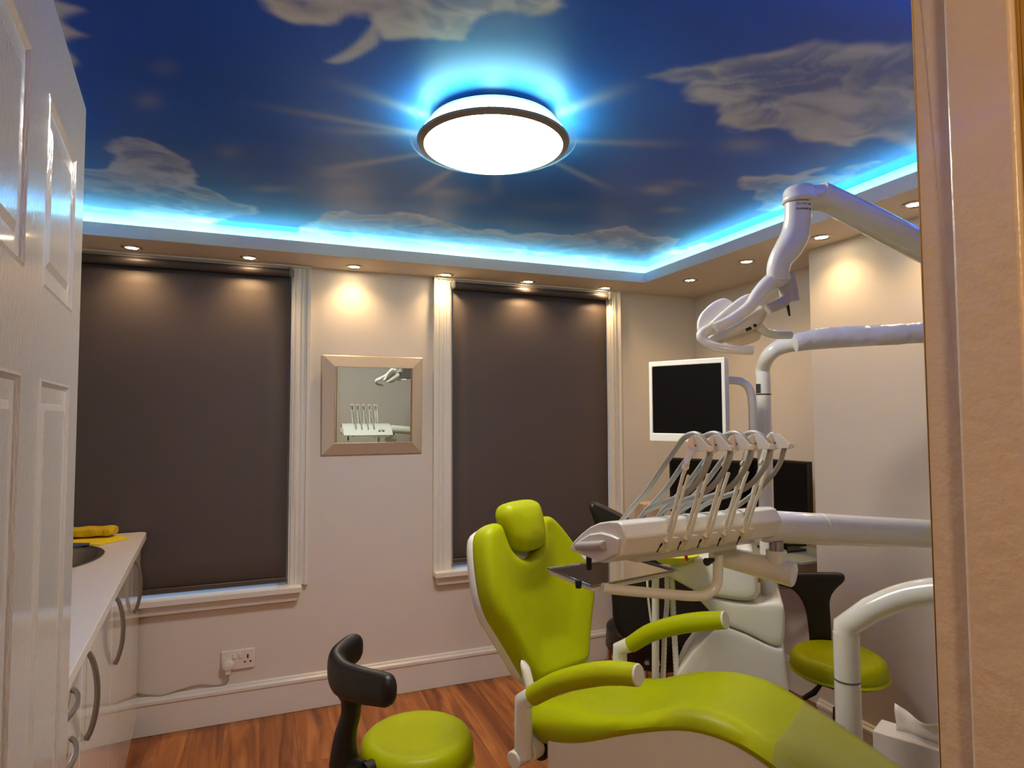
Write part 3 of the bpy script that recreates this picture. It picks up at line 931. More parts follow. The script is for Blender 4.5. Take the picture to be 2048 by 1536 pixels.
fin('cable', bm, mat('grey_cable', (0.66, 0.62, 0.56), 0.5), t)

# small grey vent plate on the door wall (seen in the mirror)
t = tag(fin('vent_plate', box(bmesh.new(), (1.20, YF, 1.62), (1.32, YF + 0.025, 1.74)), mat('vent_grey', (0.5, 0.5, 0.45), 0.6), bevel=0.003, origin=(1.26, YF, 1.62)), 'small grey square vent plate on the door wall, seen in the mirror', 'vent')

# ================================================================== CABINETS AT LEFT
A0 = Vector((-0.507, 3.2405, 0)); cdn = Vector((1, 0.075, 0)).normalized(); cdd = Vector((0.075, -1, 0)).normalized()   # cdn faces the room
ZW = 0.902


def cpt(u, z, k=0.0):      # u along the run from the window wall, k out of the face
    return A0 + cdd * u + cdn * k + Vector((0, 0, z))


def cbox(bm, u0, u1, z0, z1, k0, k1):
    vs = [cpt(u, z, k) for u in (u0, u1) for k in (k0, k1) for z in (z0, z1)]
    v = [bm.verts.new(p) for p in vs]
    for f in ((0, 1, 3, 2), (4, 6, 7, 5), (0, 4, 5, 1), (2, 3, 7, 6), (0, 2, 6, 4), (1, 5, 7, 3)): bm.faces.new([v[i] for i in f])
    return bm


def bow(bm, c, along, r=0.0048, L=0.212, out=0.021):
    pts = []
    for k in range(15):
        a = -1 + 2 * k / 14
        pts.append(c + along * (a * L / 2) + cdn * (0.004 + out * (1 - a * a) ** 0.8))
    tube(bm, pts, r, 10, flat=1.4)


DEP = 0.555


def carcass(u0, u1, t):
    bm = bmesh.new()
    zs_ = ZW - (.17 if u0 < 0.8 else .032)
    for a in ((u0, u0 + .016, .1, zs_, -DEP, -.02), (u1 - .016, u1, .1, zs_, -DEP, -.02), (u0 + .016, u1 - .016, .1, .116, -DEP, -.02), (u0 + .016, u1 - .016, .116, ZW - .032, -DEP, -DEP + .008)):
        cbox(bm, *a)
    fin('cabinet_body', bm, CABM, t, smooth=False)


units = [(0.0, 0.335, 'far gloss cupboard under the window-end of the worktop'), (0.335, 0.915, 'middle gloss cupboard under the sink'), (0.915, 1.439, 'near gloss cupboard beside the drawers')]
for i, (u0, u1, lab) in enumerate(units):
    t = thing('base_cabinet', 'white ' + lab, 'cabinet', cpt((u0 + u1) / 2, 0, -0.3), 'white base cabinets')
    carcass(u0 + .001, u1 - .001, t)
    fin('plinth', cbox(bmesh.new(), u0 + .001, u1 - .001, 0.0, 0.10, -DEP, -0.045), CABM, t, smooth=False)
    d = fin('cabinet_door', cbox(bmesh.new(), u0 + .0015, u1 - .0015, 0.085, ZW - 0.036, -0.018, 0), CABM, t, bevel=0.0015)
    hc = cpt(u1 - 0.060, 0.726)
    bow(bm := bmesh.new(), hc, Vector((0, 0, 1)))
    fin('bow_handle', bm, SATIN, d)
u0, u1 = 1.439, 1.86
t = thing('drawer_cabinet', 'white gloss drawer unit nearest the open door', 'cabinet', cpt((u0 + u1) / 2, 0, -0.3))
carcass(u0 + .001, u1 - .001, t)
fin('plinth', cbox(bmesh.new(), u0 + .001, u1 - .001, 0.0, 0.10, -DEP, -0.045), CABM, t, smooth=False)
zt = ZW - 0.036
for hgt in (0.105, 0.105, 0.19, 0.37):
    d = fin('drawer', cbox(bmesh.new(), u0 + .0015, u1 - .0015, zt - hgt + .003, zt, -0.018, 0), CABM, t, bevel=0.0015)
    bow(bm := bmesh.new(), cpt((u0 + u1) / 2 + .02, zt - 0.05), cdd, L=0.19)
    fin('bow_handle', bm, SATIN, d)
    zt -= hgt
# worktop with a real sink cut-out
SKC = (0.475, -0.30)     # sink centre (u, k)
SR = (0.255, 0.205)
t = thing('worktop', 'white laminate worktop along the left wall', 'worktop', cpt(0.9, ZW - .03, -.3))
bm = bmesh.new()
outer = [(0.0, -0.585), (1.87, -0.585), (1.87, 0.022), (0.03, 0.022), (0.008, 0.014), (0.0, -0.005)]
ell = [(SKC[0] + SR[0] * math.cos(a), SKC[1] + SR[1] * math.sin(a)) for a in np.linspace(0, 2 * PI, 48, endpoint=False)]
pts = [Vector(p) for p in outer + ell]
ed = [(i, (i + 1) % 6) for i in range(6)] + [(6 + i, 6 + (i + 1) % 48) for i in range(48)]
vs, es, fs, *_ = geometry.delaunay_2d_cdt(pts, ed, [], 0, 1e-6)
top = [bm.verts.new(cpt(v.x, ZW, v.y)) for v in vs]; bot = [bm.verts.new(cpt(v.x, ZW - 0.03, v.y)) for v in vs]
cnt = {}
for f in fs:
    cx = sum(vs[i].x for i in f) / 3; cy = sum(vs[i].y for i in f) / 3
    if ((cx - SKC[0]) / SR[0]) ** 2 + ((cy - SKC[1]) / SR[1]) ** 2 < 0.985: continue
    if cx < 0 or cy > 0.022 or (cx < 0.03 and cy > 0.0226): continue
    bm.faces.new([top[i] for i in f]); bm.faces.new([bot[i] for i in reversed(f)])
    for k in range(len(f)): cnt[(f[k], f[(k + 1) % len(f)])] = 1
for (i, j) in list(cnt):
    if (j, i) not in cnt: bm.faces.new((top[j], top[i], bot[i], bot[j]))
fin('worktop_slab', bm, WORKT, t, smooth=False, bevel=0.006, bseg=3)
fin('upstand', cbox(bmesh.new(), 0.0, 1.87, ZW, ZW + 0.0, -0.585, -0.57) if False else cbox(bmesh.new(), 0.0, 1.87, ZW, ZW + 0.05, -0.592, -0.575), WORKT, t, bevel=0.003)
t = thing('sink', 'round stainless steel sink let into the worktop', 'sink', cpt(SKC[0], ZW, SKC[1]))
bm = bmesh.new()
prof = [(1.06, 0.0012), (1.07, 0.004), (1.02, 0.006), (0.985, 0.002), (0.96, -0.02), (0.90, -0.10), (0.80, -0.135), (0.5, -0.145), (0.0, -0.147)]
rings = []
for r, h in prof:
    rings.append([bm.verts.new(cpt(SKC[0] + SR[0] * r * math.cos(a), ZW + h, SKC[1] + SR[1] * r * math.sin(a))) for a in np.linspace(0, 2 * PI, 48, endpoint=False)] if r > 0 else [bm.verts.new(cpt(SKC[0], ZW + h, SKC[1]))])
for A, B in zip(rings, rings[1:]):
    for j in range(48):
        if len(B) == 1: bm.faces.new((A[j], A[(j + 1) % 48], B[0]))
        else: bm.faces.new((A[j], A[(j + 1) % 48], B[(j + 1) % 48], B[j]))
fin('bowl', bm, STEEL, t)
lathe(bm := bmesh.new(), [(0, 0), (0.035, 0), (0.035, 0.004), (0.02, 0.005), (0, 0.003)], cpt(SKC[0], ZW - 0.146, SKC[1]), seg=24)
fin('drain', bm, CHROME, t)

# cloths on the worktop
zc = ZW + 0.001
ytop = [onz(px, py, ZW) for px, py in ((262, 1077), (200, 1091), (150, 1090), (100, 1090), (100, 1074), (230, 1072))]
for p in ytop: p.y = min(p.y, 3.225)
o = fin('yellow_cloth_sheet', prism(bmesh.new(), [p + Vector((0, 0, .001)) for p in ytop], (0, 0, 0.003)), YSHEET, smooth=False, origin=ytop[1])
tag(o, 'flat yellow cloth lying on the worktop under the folded cloth', 'cloth')
bp_ = [onz(px, py, ZW) for px, py in ((150, 1098), (178, 1094), (180, 1091), (110, 1091), (110, 1098))]
o = fin('blue_cloth_sheet', prism(bmesh.new(), [p + Vector((0, 0, .0075)) for p in bp_], (0, 0, 0.003)), BLUEC, smooth=False, origin=bp_[0])
tag(o, 'blue cloth peeping out between the sink and the yellow cloth', 'cloth')
ga, gb = onz(232, 1074, ZW), onz(60, 1082, ZW)
bm = bmesh.new()
n = 26
L_ = (gb - ga)
side = Vector((0, 1, 0)) - L_.normalized() * L_.normalized().y; side.normalize()
rings = []
for i in range(n + 1):
    s = i / n
    c = ga + L_ * s + Vector((0, 0, 0.0285))
    hw = 0.040 * min(1, (s * 30) ** .5 if s > 0 else 0.3) * (1 + .1 * math.sin(i * 1.3))
    hh = 0.0195 * (min(1, .72 + 3 * s) if i else .7) * (1 + .10 * math.sin(i * .9))
    rings.append([bm.verts.new(c + side * (max(hw, .03) * (abs(math.cos(a)) ** .5) * (1 if math.cos(a) > 0 else -1)) + Vector((0, 0, hh * (abs(math.sin(a)) ** .6) * (1 if math.sin(a) > 0 else -1)))) for a in np.linspace(0, 2 * PI, 20, endpoint=False)])
for A, B in zip(rings, rings[1:]):
    for j in range(20): bm.faces.new((A[j], A[(j + 1) % 20], B[(j + 1) % 20], B[j]))
bm.faces.new(rings[0][::-1]); bm.faces.new(rings[-1])
o = fin('folded_cloth', bm, YELL, origin=ga)
tag(o, 'thick folded mustard yellow cloth on the far end of the worktop', 'cloth')

# ================================================================== DENTAL CHAIR
CO = Vector((1.066, 1.425, 0)); CF = Vector((.463, -.887, 0)).normalized(); CL = Vector((.887, .463, 0)).normalized()


def ch(s, t, z): return CO + CF * s + CL * t + Vector((0, 0, z))


def onch(px, py, t):      # point on the chair's vertical plane at side offset t
    return hit(px, py, CO + CL * t, CL)


T = thing('dental_chair', 'lime green reclining dental chair with white base and armrests', 'dental chair', ch(0.1, 0, 0))
al = math.radians(17)
bu = -CF * math.sin(al) + Vector((0, 0, math.cos(al)))
bn = CF * math.cos(al) + Vector((0, 0, math.sin(al)))
bo = ch(-0.40, 0, 0.60)
outl = [(964, 1066), (978, 1050), (990, 1047), (1000, 1056), (1009, 1082), (1019, 1103), (1034, 1116), (1052, 1118), (1068, 1108), (1076, 1086), (1074, 1056), (1076, 1040), (1086, 1033), (1100, 1037), (1125, 1065), (1150, 1100), (1168, 1130), (1179, 1160), (1182, 1195), (1177, 1240),
        (1173, 1290), (1171, 1318), (1160, 1330), (1120, 1346), (1078, 1362), (1062, 1356), (1035, 1312), (1005, 1262), (987, 1232), (972, 1180), (963, 1110)]
o2 = project2([hit(px, py, bo, bn) for px, py in outl], bo, CL, bu)
o2 = [(v.x, v.y) for v in smooth_path([Vector((a, b, 0)) for a, b in o2], 3, True)]
bm = bmesh.new()
puffy(bm, o2, bo, CL, bu, bn, 0.085, 0.030, front=lambda u, v, d: -0.030 * max(0, 1 - (u / 0.2) ** 2) * min(1, max(0, (d) / .1)), step=0.014)
fin('backrest', bm, LIME, T, angle=80)
bm = bmesh.new()
cx = sum(a for a, b in o2) / len(o2); cy = sum(b for a, b in o2) / len(o2)
o3 = [(cx + (a - cx) * 0.985, cy + (b - cy) * 0.99 - .006) for a, b in o2]
puffy(bm, o3, bo - bn * 0.050, CL, bu, bn, 0.05, 0.012, backR=0.03, step=0.02)
fin('backrest_shell', bm, PLAST, T, angle=60, label='white moulded shell')
# headrest
hd = project2([hit(px, py, ch(-0.395, 0, 0.60), bn) for px, py in ((998, 1032), (1000, 1014), (1010, 1007), (1040, 1001), (1058, 1003), (1068, 1014), (1076, 1044), (1079, 1078), (1074, 1096), (1050, 1104), (1034, 1103), (1018, 1086), (1006, 1058))], ch(-0.395, 0, 0.60), CL, bu)
hd = [(v.x, v.y) for v in smooth_path([Vector((a, b, 0)) for a, b in hd], 4, True)]
bm = bmesh.new()
puffy(bm, hd, ch(-0.395, 0, 0.60) + bn * 0.012, CL, bu, bn, 0.075, 0.030, step=0.01, front=lambda u, v, d: 0.012 * min(1, d / .06))
fin('headrest', bm, LIME, T, angle=80)
bm = bmesh.new()
hc = ch(-0.395, -0.02, 0.60) + bu * 0.46
prism(bm, [hc + CL * a + bu * b - bn * 0.055 for a, b in ((-.05, -.13), (.05, -.13), (.06, .02), (-.06, .02))], bn * 0.02)
fin('headrest_bracket', bm, PLAST, T, bevel=0.008, bseg=3)

# seat and leg rest lofted from the near edge to the far edge
nearS = [(-0.378, 0.565), (-0.368, 0.612), (-0.30, 0.630), (-0.2, 0.645), (-0.05, 0.682), (0.084, 0.737), (0.18, 0.748), (0.25, 0.737), (0.33, 0.708), (0.46, 0.640), (0.62, 0.560), (0.80, 0.475), (0.86, 0.445), (0.885, 0.42)]
nearB = [(-0.375, 0.540), (-0.35, 0.515), (-0.28, 0.518), (-0.184, 0.550), (-0.05, 0.618), (0.083, 0.670), (0.167, 0.684), (0.24, 0.678), (0.32, 0.648), (0.45, 0.578), (0.61, 0.498), (0.79, 0.410), (0.855, 0.39), (0.885, 0.40)]
farS = [(-0.375, 0.545), (-0.36, 0.570), (-0.29, 0.585), (-0.2, 0.605), (-0.095, 0.648), (0.014, 0.676), (0.10, 0.684), (0.17, 0.675), (0.27, 0.637), (0.40, 0.583), (0.57, 0.505), (0.76, 0.42), (0.83, 0.39), (0.86, 0.37)]
HW = 0.235
bm = bmesh.new()
N = 14
tops = smooth_path([Vector((a, 0, b)) for a, b in nearS], 3); bots = smooth_path([Vector((a, 0, b)) for a, b in nearB], 3); fars = smooth_path([Vector((a, 0, b)) for a, b in farS], 3)
rings = []
for a, b, f in zip(tops, bots, fars):
    s = a.x
    hw = HW - 0.0 * max(0, s)
    ring = []
    th = a.z - b.z
    K = 15
    for k in range(K + 1):
        q = k / K                      # near -> far across the top
        tt = -1 + 2 * q
        e = max(0.0, abs(tt) - 0.72) / 0.28
        zt_ = a.z + (f.z - a.z) * q
        drop = (1 - math.sqrt(max(0, 1 - e * e))) * th * 0.55
        dish = -(1 - tt * tt) * (0.010 + 0.030 * math.exp(-((s + 0.12) / 0.14) ** 2))
        ring.append(ch(s + (f.x - s) * q, tt * hw, zt_ + dish - drop))
    for k in range(K, -1, -1):
        q = k / K
        tt = -1 + 2 * q
        e = max(0.0, abs(tt) - 0.85) / 0.15
        zb_ = b.z + (f.z - a.z) * q
        ring.append(ch(b.x + (f.x - s) * q, tt * hw * (0.985 if abs(tt) > .99 else 1), zb_ + (1 - math.sqrt(max(0, 1 - e * e))) * th * 0.3))
    rings.append([bm.verts.new(p) for p in ring])
m_ = len(rings[0])
for A, B in zip(rings, rings[1:]):
    for j in range(m_): bm.faces.new((A[j], A[(j + 1) % m_], B[(j + 1) % m_], B[j]))
bm.faces.new(rings[0][::-1]); bm.faces.new(rings[-1])
fin('seat_cushion', bm, LIME, T, angle=75)
# film over the leg end
bm = bmesh.new()
ra = []
for a, f in list(zip(tops, fars)):
    if a.x < 0.29 or a.x > 0.84: continue
    row = []
    for k in range(13):
        q = k / 12; tt = -1 + 2 * q
        e = max(0.0, abs(tt) - 0.72) / 0.28
        sx = a.x + (f.x - a.x) * q
        dish = -(1 - tt * tt) * 0.010
        row.append(bm.verts.new(ch(sx, tt * (HW + .002), a.z + (f.z - a.z) * q + dish - (1 - math.sqrt(max(0, 1 - e * e))) * 0.065 * 0.55 + 0.004)))
    ra.append(row)
for A, B in zip(ra, ra[1:]):
    for j in range(12): bm.faces.new((A[j], A[j + 1], B[j + 1], B[j]))
fin('foot_cover', bm, FILM, T, angle=80, label='clear film over the foot end')
# white under-shell
bm = bmesh.new()
rings = []
for i, (b, f, a) in enumerate(zip(bots, fars, tops)):
    s = b.x; dz = f.z - a.z
    if s < -0.325 or s > 0.83: continue
    zt0 = b.z + 0.02
    zl = b.z - (0.16 if s < 0.35 else max(0.06, 0.16 - (s - .35) * .22)) + (0.06 if s < -0.24 else 0)
    w_ = HW - 0.012
    rings.append([bm.verts.new(p) for p in (ch(s, -w_, zt0), ch(s, w_, zt0 + dz), ch(s, w_, zl + dz * .6 + .03), ch(s, w_ - .04, zl + dz * .5), ch(s, -w_ + .05, zl), ch(s, -w_, zl + .04))])
for A, B in zip(rings, rings[1:]):
    for j in range(6): bm.faces.new((A[j], A[(j + 1) % 6], B[(j + 1) % 6], B[j]))
bm.faces.new(rings[0][::-1]); bm.faces.new(rings[-1])
fin('seat_shell', bm, PLAST, T, angle=50, bevel=0.008, label='white moulded shell')
bm = bmesh.new()
prism(bm, [ch(s, -.13, z) for s, z in ((-0.20, .05), (0.42, .05), (0.30, .30), (0.12, .50), (-0.12, .50), (-0.2, .30))], CL * 0.26)
box(bm, (-0.30, -0.22, 0.0), (0.55, 0.22, 0.055), Matrix(((CF.x, CL.x, 0, CO.x), (CF.y, CL.y, 0, CO.y), (0, 0, 1, 0.0), (0, 0, 0, 1))))
fin('pedestal', bm, PLAST, T, bevel=0.02, bseg=3)
# link between seat and back
bm = bmesh.new()
prism(bm, [onch(px, py, -0.20) for px, py in ((1036, 1318), (1040, 1350), (1048, 1385), (1058, 1420), (1074, 1420), (1060, 1380), (1050, 1340))], CL * 0.03)
fin('back_hinge', bm, PLAST, T, bevel=0.01)


def armrest(t, sg, pad_px, post_px):
    p = [onch(px, py, t) for px, py in pad_px]
    q = [onch(px, py, t) for px, py in post_px]
    bm = bmesh.new(); tube(bm, q, 0.0255, 24)
    post = fin('armrest_post', bm, TUBEM, T)
    bm = bmesh.new(); pp = smooth_path(p, 8); tube(bm, pp, [0.0262, 0.0282, 0.029, 0.0285, 0.0262], 28)
    pad = fin('armrest_pad', bm, LIME, T)
    d = (pp[-1] - pp[-2]).normalized()
    bm = bmesh.new(); lathe(bm, [(0.0, -0.004), (0.0255, -0.004), (0.0258, 0.002), (0.0235, 0.005), (0, 0.005)], pp[-1], d, 28)
    fin('end_cap', bm, TUBEM, pad, label='white end cap')


armrest(-0.262, -1, [(1066, 1391), (1115, 1366), (1180, 1350), (1230, 1346), (1275, 1350)], [(1047, 1512), (1047, 1402), (1070, 1389)])
armrest(0.26, 1, [(1262, 1289), (1300, 1266), (1350, 1251), (1400, 1243), (1449, 1240)], [(1240, 1345), (1240, 1297), (1265, 1287)])
bm = bmesh.new()
k0 = onch(1040, 1512, -0.262)
tube(bm, [k0 - CL * 0.030, k0 + CL * 0.03], 0.023, 28)
tube(bm, [k0 + CL * 0.03, k0 + CL * 0.075], 0.030, 28)
fin('armrest_pivot', bm, TUBEM, T, bevel=0.004)
bm = bmesh.new()
tube(bm, [k0 + CL * 0.076, k0 + CL * 0.085], 0.042, 28)
fin('pivot_washer', bm, DARK, T)
bm = bmesh.new()
k1 = onch(1240, 1345, 0.26)
tube(bm, [k1, k1 - CL * 0.12], 0.026, 20)
fin('armrest_pivot', bm, TUBEM, T)


# ================================================================== OPERATOR STOOLS
def stool(t, sc, rad, zt_, th):
    """round lime seat on a gas column with a five-star base"""
    c = Vector(sc)
    bm = bmesh.new()
    prof = [(0, zt_ - 0.010), (rad * .45, zt_ - 0.009), (rad * .66, zt_ - 0.003), (rad * .78, zt_), (rad * .88, zt_ - 0.004), (rad * .955, zt_ - 0.016), (rad * .992, zt_ - 0.034), (rad, zt_ - 0.050), (rad * .985, zt_ - th + .012), (rad * .95, zt_ - th), (0, zt_ - th)]
    pr = smooth_path([Vector((a, b, 0)) for a, b in prof], 3)
    lathe(bm, [(max(p.x, 0), p.y) for p in pr], c, seg=64, close=False)
    fin('seat', bm, LIME, t, angle=60)
    bm = bmesh.new()
    lathe(bm, [(0, zt_ - th), (rad * .93, zt_ - th), (rad * .94, zt_ - th - .006), (rad * .6, zt_ - th - 0.014), (0.06, zt_ - th - .02), (0.05, zt_ - th - .05), (0, zt_ - th - .05)], c, seg=40, close=False)
    fin('seat_plate', bm, BLACK, t)
    bm = bmesh.new()
    lathe(bm, [(0.014, 0.30), (0.014, zt_ - th - .04)], c, seg=20)
    fin('piston', bm, CHROME, t)
    bm = bmesh.new()
    lathe(bm, [(0.03, 0.07), (0.028, 0.10), (0.022, 0.32), (0.02, 0.322)], c, seg=24)
    fin('column', bm, BLACK, t)
    return c


def stool_base(t, c, R=0.24, rot=0.3):
    for k in range(5):
        a = rot + k * 2 * PI / 5
        d = Vector((math.cos(a), math.sin(a), 0))
        p0 = Vector((c.x, c.y, 0.09)); p1 = Vector((c.x, c.y, 0.055)) + d * R
        bm = bmesh.new(); tube(bm, [p0 + d * .02, p0 + d * R * .5, p1], [0.018, 0.015, 0.011], 12)
        lg = fin('base_leg', bm, BLACK, t)
        bm = bmesh.new()
        sd = Vector((-d.y, d.x, 0))
        for s_ in (-1, 1):
            tube(bm, [p1 + sd * (s_ * .004) + Vector((0, 0, -.030)), p1 + sd * (s_ * .018) + Vector((0, 0, -.030))], 0.024, 16)
        tube(bm, [p1 + Vector((0, 0, 0.0)), p1 + Vector((0, 0, -0.03))], 0.006, 8)
        fin('castor', bm, BLACK, lg)


T1 = thing('operator_stool', 'lime green round stool with black wrap-around backrest in front of the window wall', 'stool', (0.47, 1.94, 0), 'lime operator stools')
zt1 = 0.430
cc = onz(834, 1478, zt1 - 0.02)
c1 = stool(T1, (cc.x, cc.y, 0), 0.176, zt1, 0.085)
stool_base(T1, Vector((cc.x, cc.y, 0)), 0.23)
# stalk
vd = ray(834, 1478); vd.z = 0; vd.normalize()
sr_ = Vector((vd.y, -vd.x, 0))          # to the right as seen from the door
bm = bmesh.new()
dS = 1.86
stalk = [pd(728, 1545, 1.80), pd(694, 1540, dS), pd(688, 1515, dS), pd(691, 1470, dS), pd(701, 1430, dS), pd(703, 1400, dS), pd(698, 1375, dS)]
sp = smooth_path(stalk, 8)
tube(bm, sp, [0.030, 0.042, 0.044, 0.036, 0.030, 0.029, 0.031, 0.040], 20, flat=None)
under = pd(728, 1545, 1.80)
tube(bm, [under, Vector((cc.x, cc.y, under.z - .004)) ], [0.026, 0.022], 16)
fin('back_stalk', bm, BLACK, T1)
# curved arm bar: far end, bulge, near end
zc_ = 0.640
arc_c = [pd(722, 1290, 2.02), pd(696, 1304, 1.97), pd(673, 1330, 1.90), pd(684, 1356, 1.82), pd(722, 1370, 1.75), pd(762, 1378, 1.70), pd(788, 1384, 1.67)]
pth = smooth_path(arc_c, 8)
bm = bmesh.new()
n = len(pth)
rings = []
for i, p in enumerate(pth):
    tdir = (pth[min(i + 1, n - 1)] - pth[max(i - 1, 0)]).normalized()
    sdv = Vector((tdir.y, -tdir.x, 0)).normalized()
    e = min(1.0, min(i, n - 1 - i) / 5)
    e = math.sqrt(max(0.0, 1 - (1 - e) ** 2)) * 0.75 + 0.25
    mid = 1 - abs(i / (n - 1) - 0.45) * 1.2
    hh = (0.037 + 0.016 * max(0, mid)) * e; ww = (0.022 + 0.005 * max(0, mid)) * e
    ring = []
    for a in np.linspace(0, 2 * PI, 20, endpoint=False):
        ca, sa = math.cos(a), math.sin(a)
        ring.append(bm.verts.new(p + sdv * (ww * abs(ca) ** .7 * (1 if ca > 0 else -1)) + Vector((0, 0, hh * abs(sa) ** .8 * (1 if sa > 0 else -1)))))
    rings.append(ring)
for A, B in zip(rings, rings[1:]):
    for j in range(20): bm.faces.new((A[j], A[(j + 1) % 20], B[(j + 1) % 20], B[j]))
bm.faces.new(rings[0][::-1]); bm.faces.new(rings[-1])
fin('backrest', bm, BLACK, T1, angle=70)

# second stool, behind the chair by the chimney breast
zt2 = 0.525
c2 = onz(1676, 1322, zt2 - .03)
T2 = thing('operator_stool', 'lime green round stool with tall black T-shaped back beside the chimney breast', 'stool', (c2.x, c2.y, 0), 'lime operator stools')
stool(T2, (c2.x, c2.y, 0), 0.166, zt2, 0.07)
stool_base(T2, Vector((c2.x, c2.y, 0)), 0.21, 0.9)
v2 = ray(1676, 1322); v2.z = 0; v2.normalize(); r2 = Vector((v2.y, -v2.x, 0))
bp0 = Vector((c2.x, c2.y, 0)) + v2 * 0.17 - r2 * 0.03
bp0 = hit(1640, 1300, bp0, v2)
to = [(1556, 1160), (1560, 1147), (1600, 1145), (1650, 1145), (1682, 1146), (1690, 1155), (1686, 1165), (1670, 1180), (1660, 1200), (1661, 1235), (1663, 1282), (1664, 1330), (1620, 1330), (1619, 1282), (1612, 1225), (1600, 1195), (1580, 1176), (1560, 1172)]
up_ = Vector((0, 0, 1))
o2 = project2([hit(px, py, bp0, v2) for px, py in to], bp0, r2, up_)
o2 = [(v.x, v.y) for v in smooth_path([Vector((a, b, 0)) for a, b in o2], 3, True)]
bm = bmesh.new(); puffy(bm, o2, bp0, r2, up_, -v2, 0.035, 0.014, step=0.012)
fin('backrest', bm, BLACK, T2, angle=70)
bm = bmesh.new()
pb = hit(1641, 1325, bp0, v2)
tube(bm, [pb, Vector((pb.x, pb.y, zt2 - .09)), Vector((c2.x, c2.y, zt2 - .09))], 0.014, 10)
fin('back_bracket', bm, BLACK, T2)
bm = bmesh.new()
tube(bm, [Vector((c2.x, c2.y, zt2 - .09)), hit(1645, 1365, Vector((c2.x, c2.y, 0)), v2), hit(1628, 1385, Vector((c2.x, c2.y, 0)), v2), hit(1607, 1397, Vector((c2.x, c2.y, 0)), v2)], [0.006, 0.006, 0.011, 0.009], 10)
fin('height_lever', bm, BLACK, T2)

# ================================================================== WATER UNIT (base, pole, hoses)
U = thing('dental_water_unit', 'white floor-standing dental unit body with tall pole behind the green chair', 'dental unit', (1.52, 1.70, 0))
ud = ray(1470, 1250); ud.z = 0; ud.normalize(); ur = Vector((ud.y, -ud.x, 0))
up0 = pd(1470, 1250, 2.06)


def unitpoly(px, push=0.0):
    o = up0 + ud * push
    q = project2([hit(a, b, o, ud) for a, b in px], o, ur, up_)
    return o, q


hi = [(1333, 1147), (1352, 1124), (1410, 1115), (1460, 1103), (1500, 1095), (1509, 1120), (1516, 1160), (1517, 1188), (1500, 1200), (1470, 1199), (1420, 1191), (1388, 1180), (1355, 1162)]
o, q = unitpoly(hi)
bm = bmesh.new(); puffy(bm, [(v.x, v.y) for v in smooth_path([Vector((a, b, 0)) for a, b in q], 3, True)], o, ur, up_, -ud, 0.27, 0.020, step=0.018)
fin('upper_housing', bm, PLAST, U, angle=60)
lo1 = [(1386, 1183), (1420, 1193), (1470, 1202), (1520, 1206), (1555, 1203), (1567, 1210), (1570, 1248), (1566, 1284), (1552, 1292), (1530, 1284), (1490, 1264), (1453, 1250), (1432, 1235), (1410, 1212)]
o, q = unitpoly(lo1, 0.0)
bm = bmesh.new(); puffy(bm, [(v.x, v.y) for v in smooth_path([Vector((a, b, 0)) for a, b in q], 2, True)], o, ur, up_, -ud, 0.28, 0.012, step=0.018)
fin('middle_housing', bm, PLAST, U, angle=60)
lo2 = [(1453, 1252), (1490, 1266), (1530, 1286), (1552, 1294), (1567, 1286), (1573, 1340), (1582, 1420), (1600, 1560), (1330, 1560), (1334, 1420), (1345, 1370), (1357, 1342), (1385, 1302), (1425, 1262)]
o, q = unitpoly(lo2, 0.0)
q = [(a, max(b, 0.0 - o.z)) for a, b in q]
bm = bmesh.new(); puffy(bm, q, o, ur, up_, -ud, 0.28, 0.010, step=0.02)
fin('lower_housing', bm, PLAST, U, angle=50)
# spittoon rim seen under the delivery unit
bm = bmesh.new()
sc_ = pd(1345, 1108, 2.10)
lathe(bm, [(0.0, -0.03), (0.05, -0.025), (0.085, 0.0), (0.09, 0.006), (0.083, 0.006), (0.05, -0.012), (0, -0.018)], sc_, seg=36, close=False)
fin('bowl_rim', bm, mat('yellow_green_bowl', (0.72, 0.74, 0.03), 0.5), U, label='yellow bowl')
# pole
pole0 = pd(1537, 1206, 2.13); PX, PY = pole0.x, pole0.y
pt_ = lambda px, py: hit(px, py, (PX, PY, 0), Vector((ray(1530, 800).x, ray(1530, 800).y, 0)).normalized())
zj = pt_(1527, 788).z
bm = bmesh.new(); tube(bm, [(PX, PY, pole0.z - 0.02), (PX, PY, zj)], 0.0245, 28)
lathe(bm, [(0.036, 0), (0.036, 0.012), (0.026, 0.020)], (PX, PY, pole0.z), seg=28)
fin('pole', bm, TUBEM, U)
bm = bmesh.new(); lathe(bm, [(0.0252, -.0035), (0.0252, .0)], (PX, PY, zj), seg=28)
fin('pole_seam', bm, mat('black_band', (0.05, 0.05, 0.05), 0.5), U)
# suction stand and hoses
bm = bmesh.new(); tube(bm, [pd(1311, 1150, 2.14), pd(1311, 1390, 2.14)], 0.0125, 16)
fin('suction_rod', bm, TUBEM, U)
for pts, r in (([(1334, 1150), (1334, 1210), (1330, 1250), (1328, 1310), (1325, 1380)], 0.0085), ([(1344, 1150), (1346, 1210), (1350, 1290), (1353, 1350), (1354, 1400)], 0.0095), ([(1294, 1150), (1297, 1200), (1305, 1260), (1318, 1330)], 0.004)):
    sp = smooth_path([pd(a, b, 2.16) for a, b in pts], 16)
    rr = [r * (1 + (0.09 if i % 2 else -0.05)) for i in range(len(sp))] if r > .005 else [r] * len(sp)
    bm = bmesh.new(); tube(bm, sp, rr, 12)
    fin('suction_hose', bm, TUBEM, U, angle=80)
bm = bmesh.new(); prism(bm, [pd(a, b, 2.10) for a, b in ((1290, 1146), (1318, 1152), (1352, 1150), (1360, 1143), (1330, 1138), (1296, 1140))], ud * 0.08)
fin('hose_rest', bm, PLAST, U, bevel=0.004)

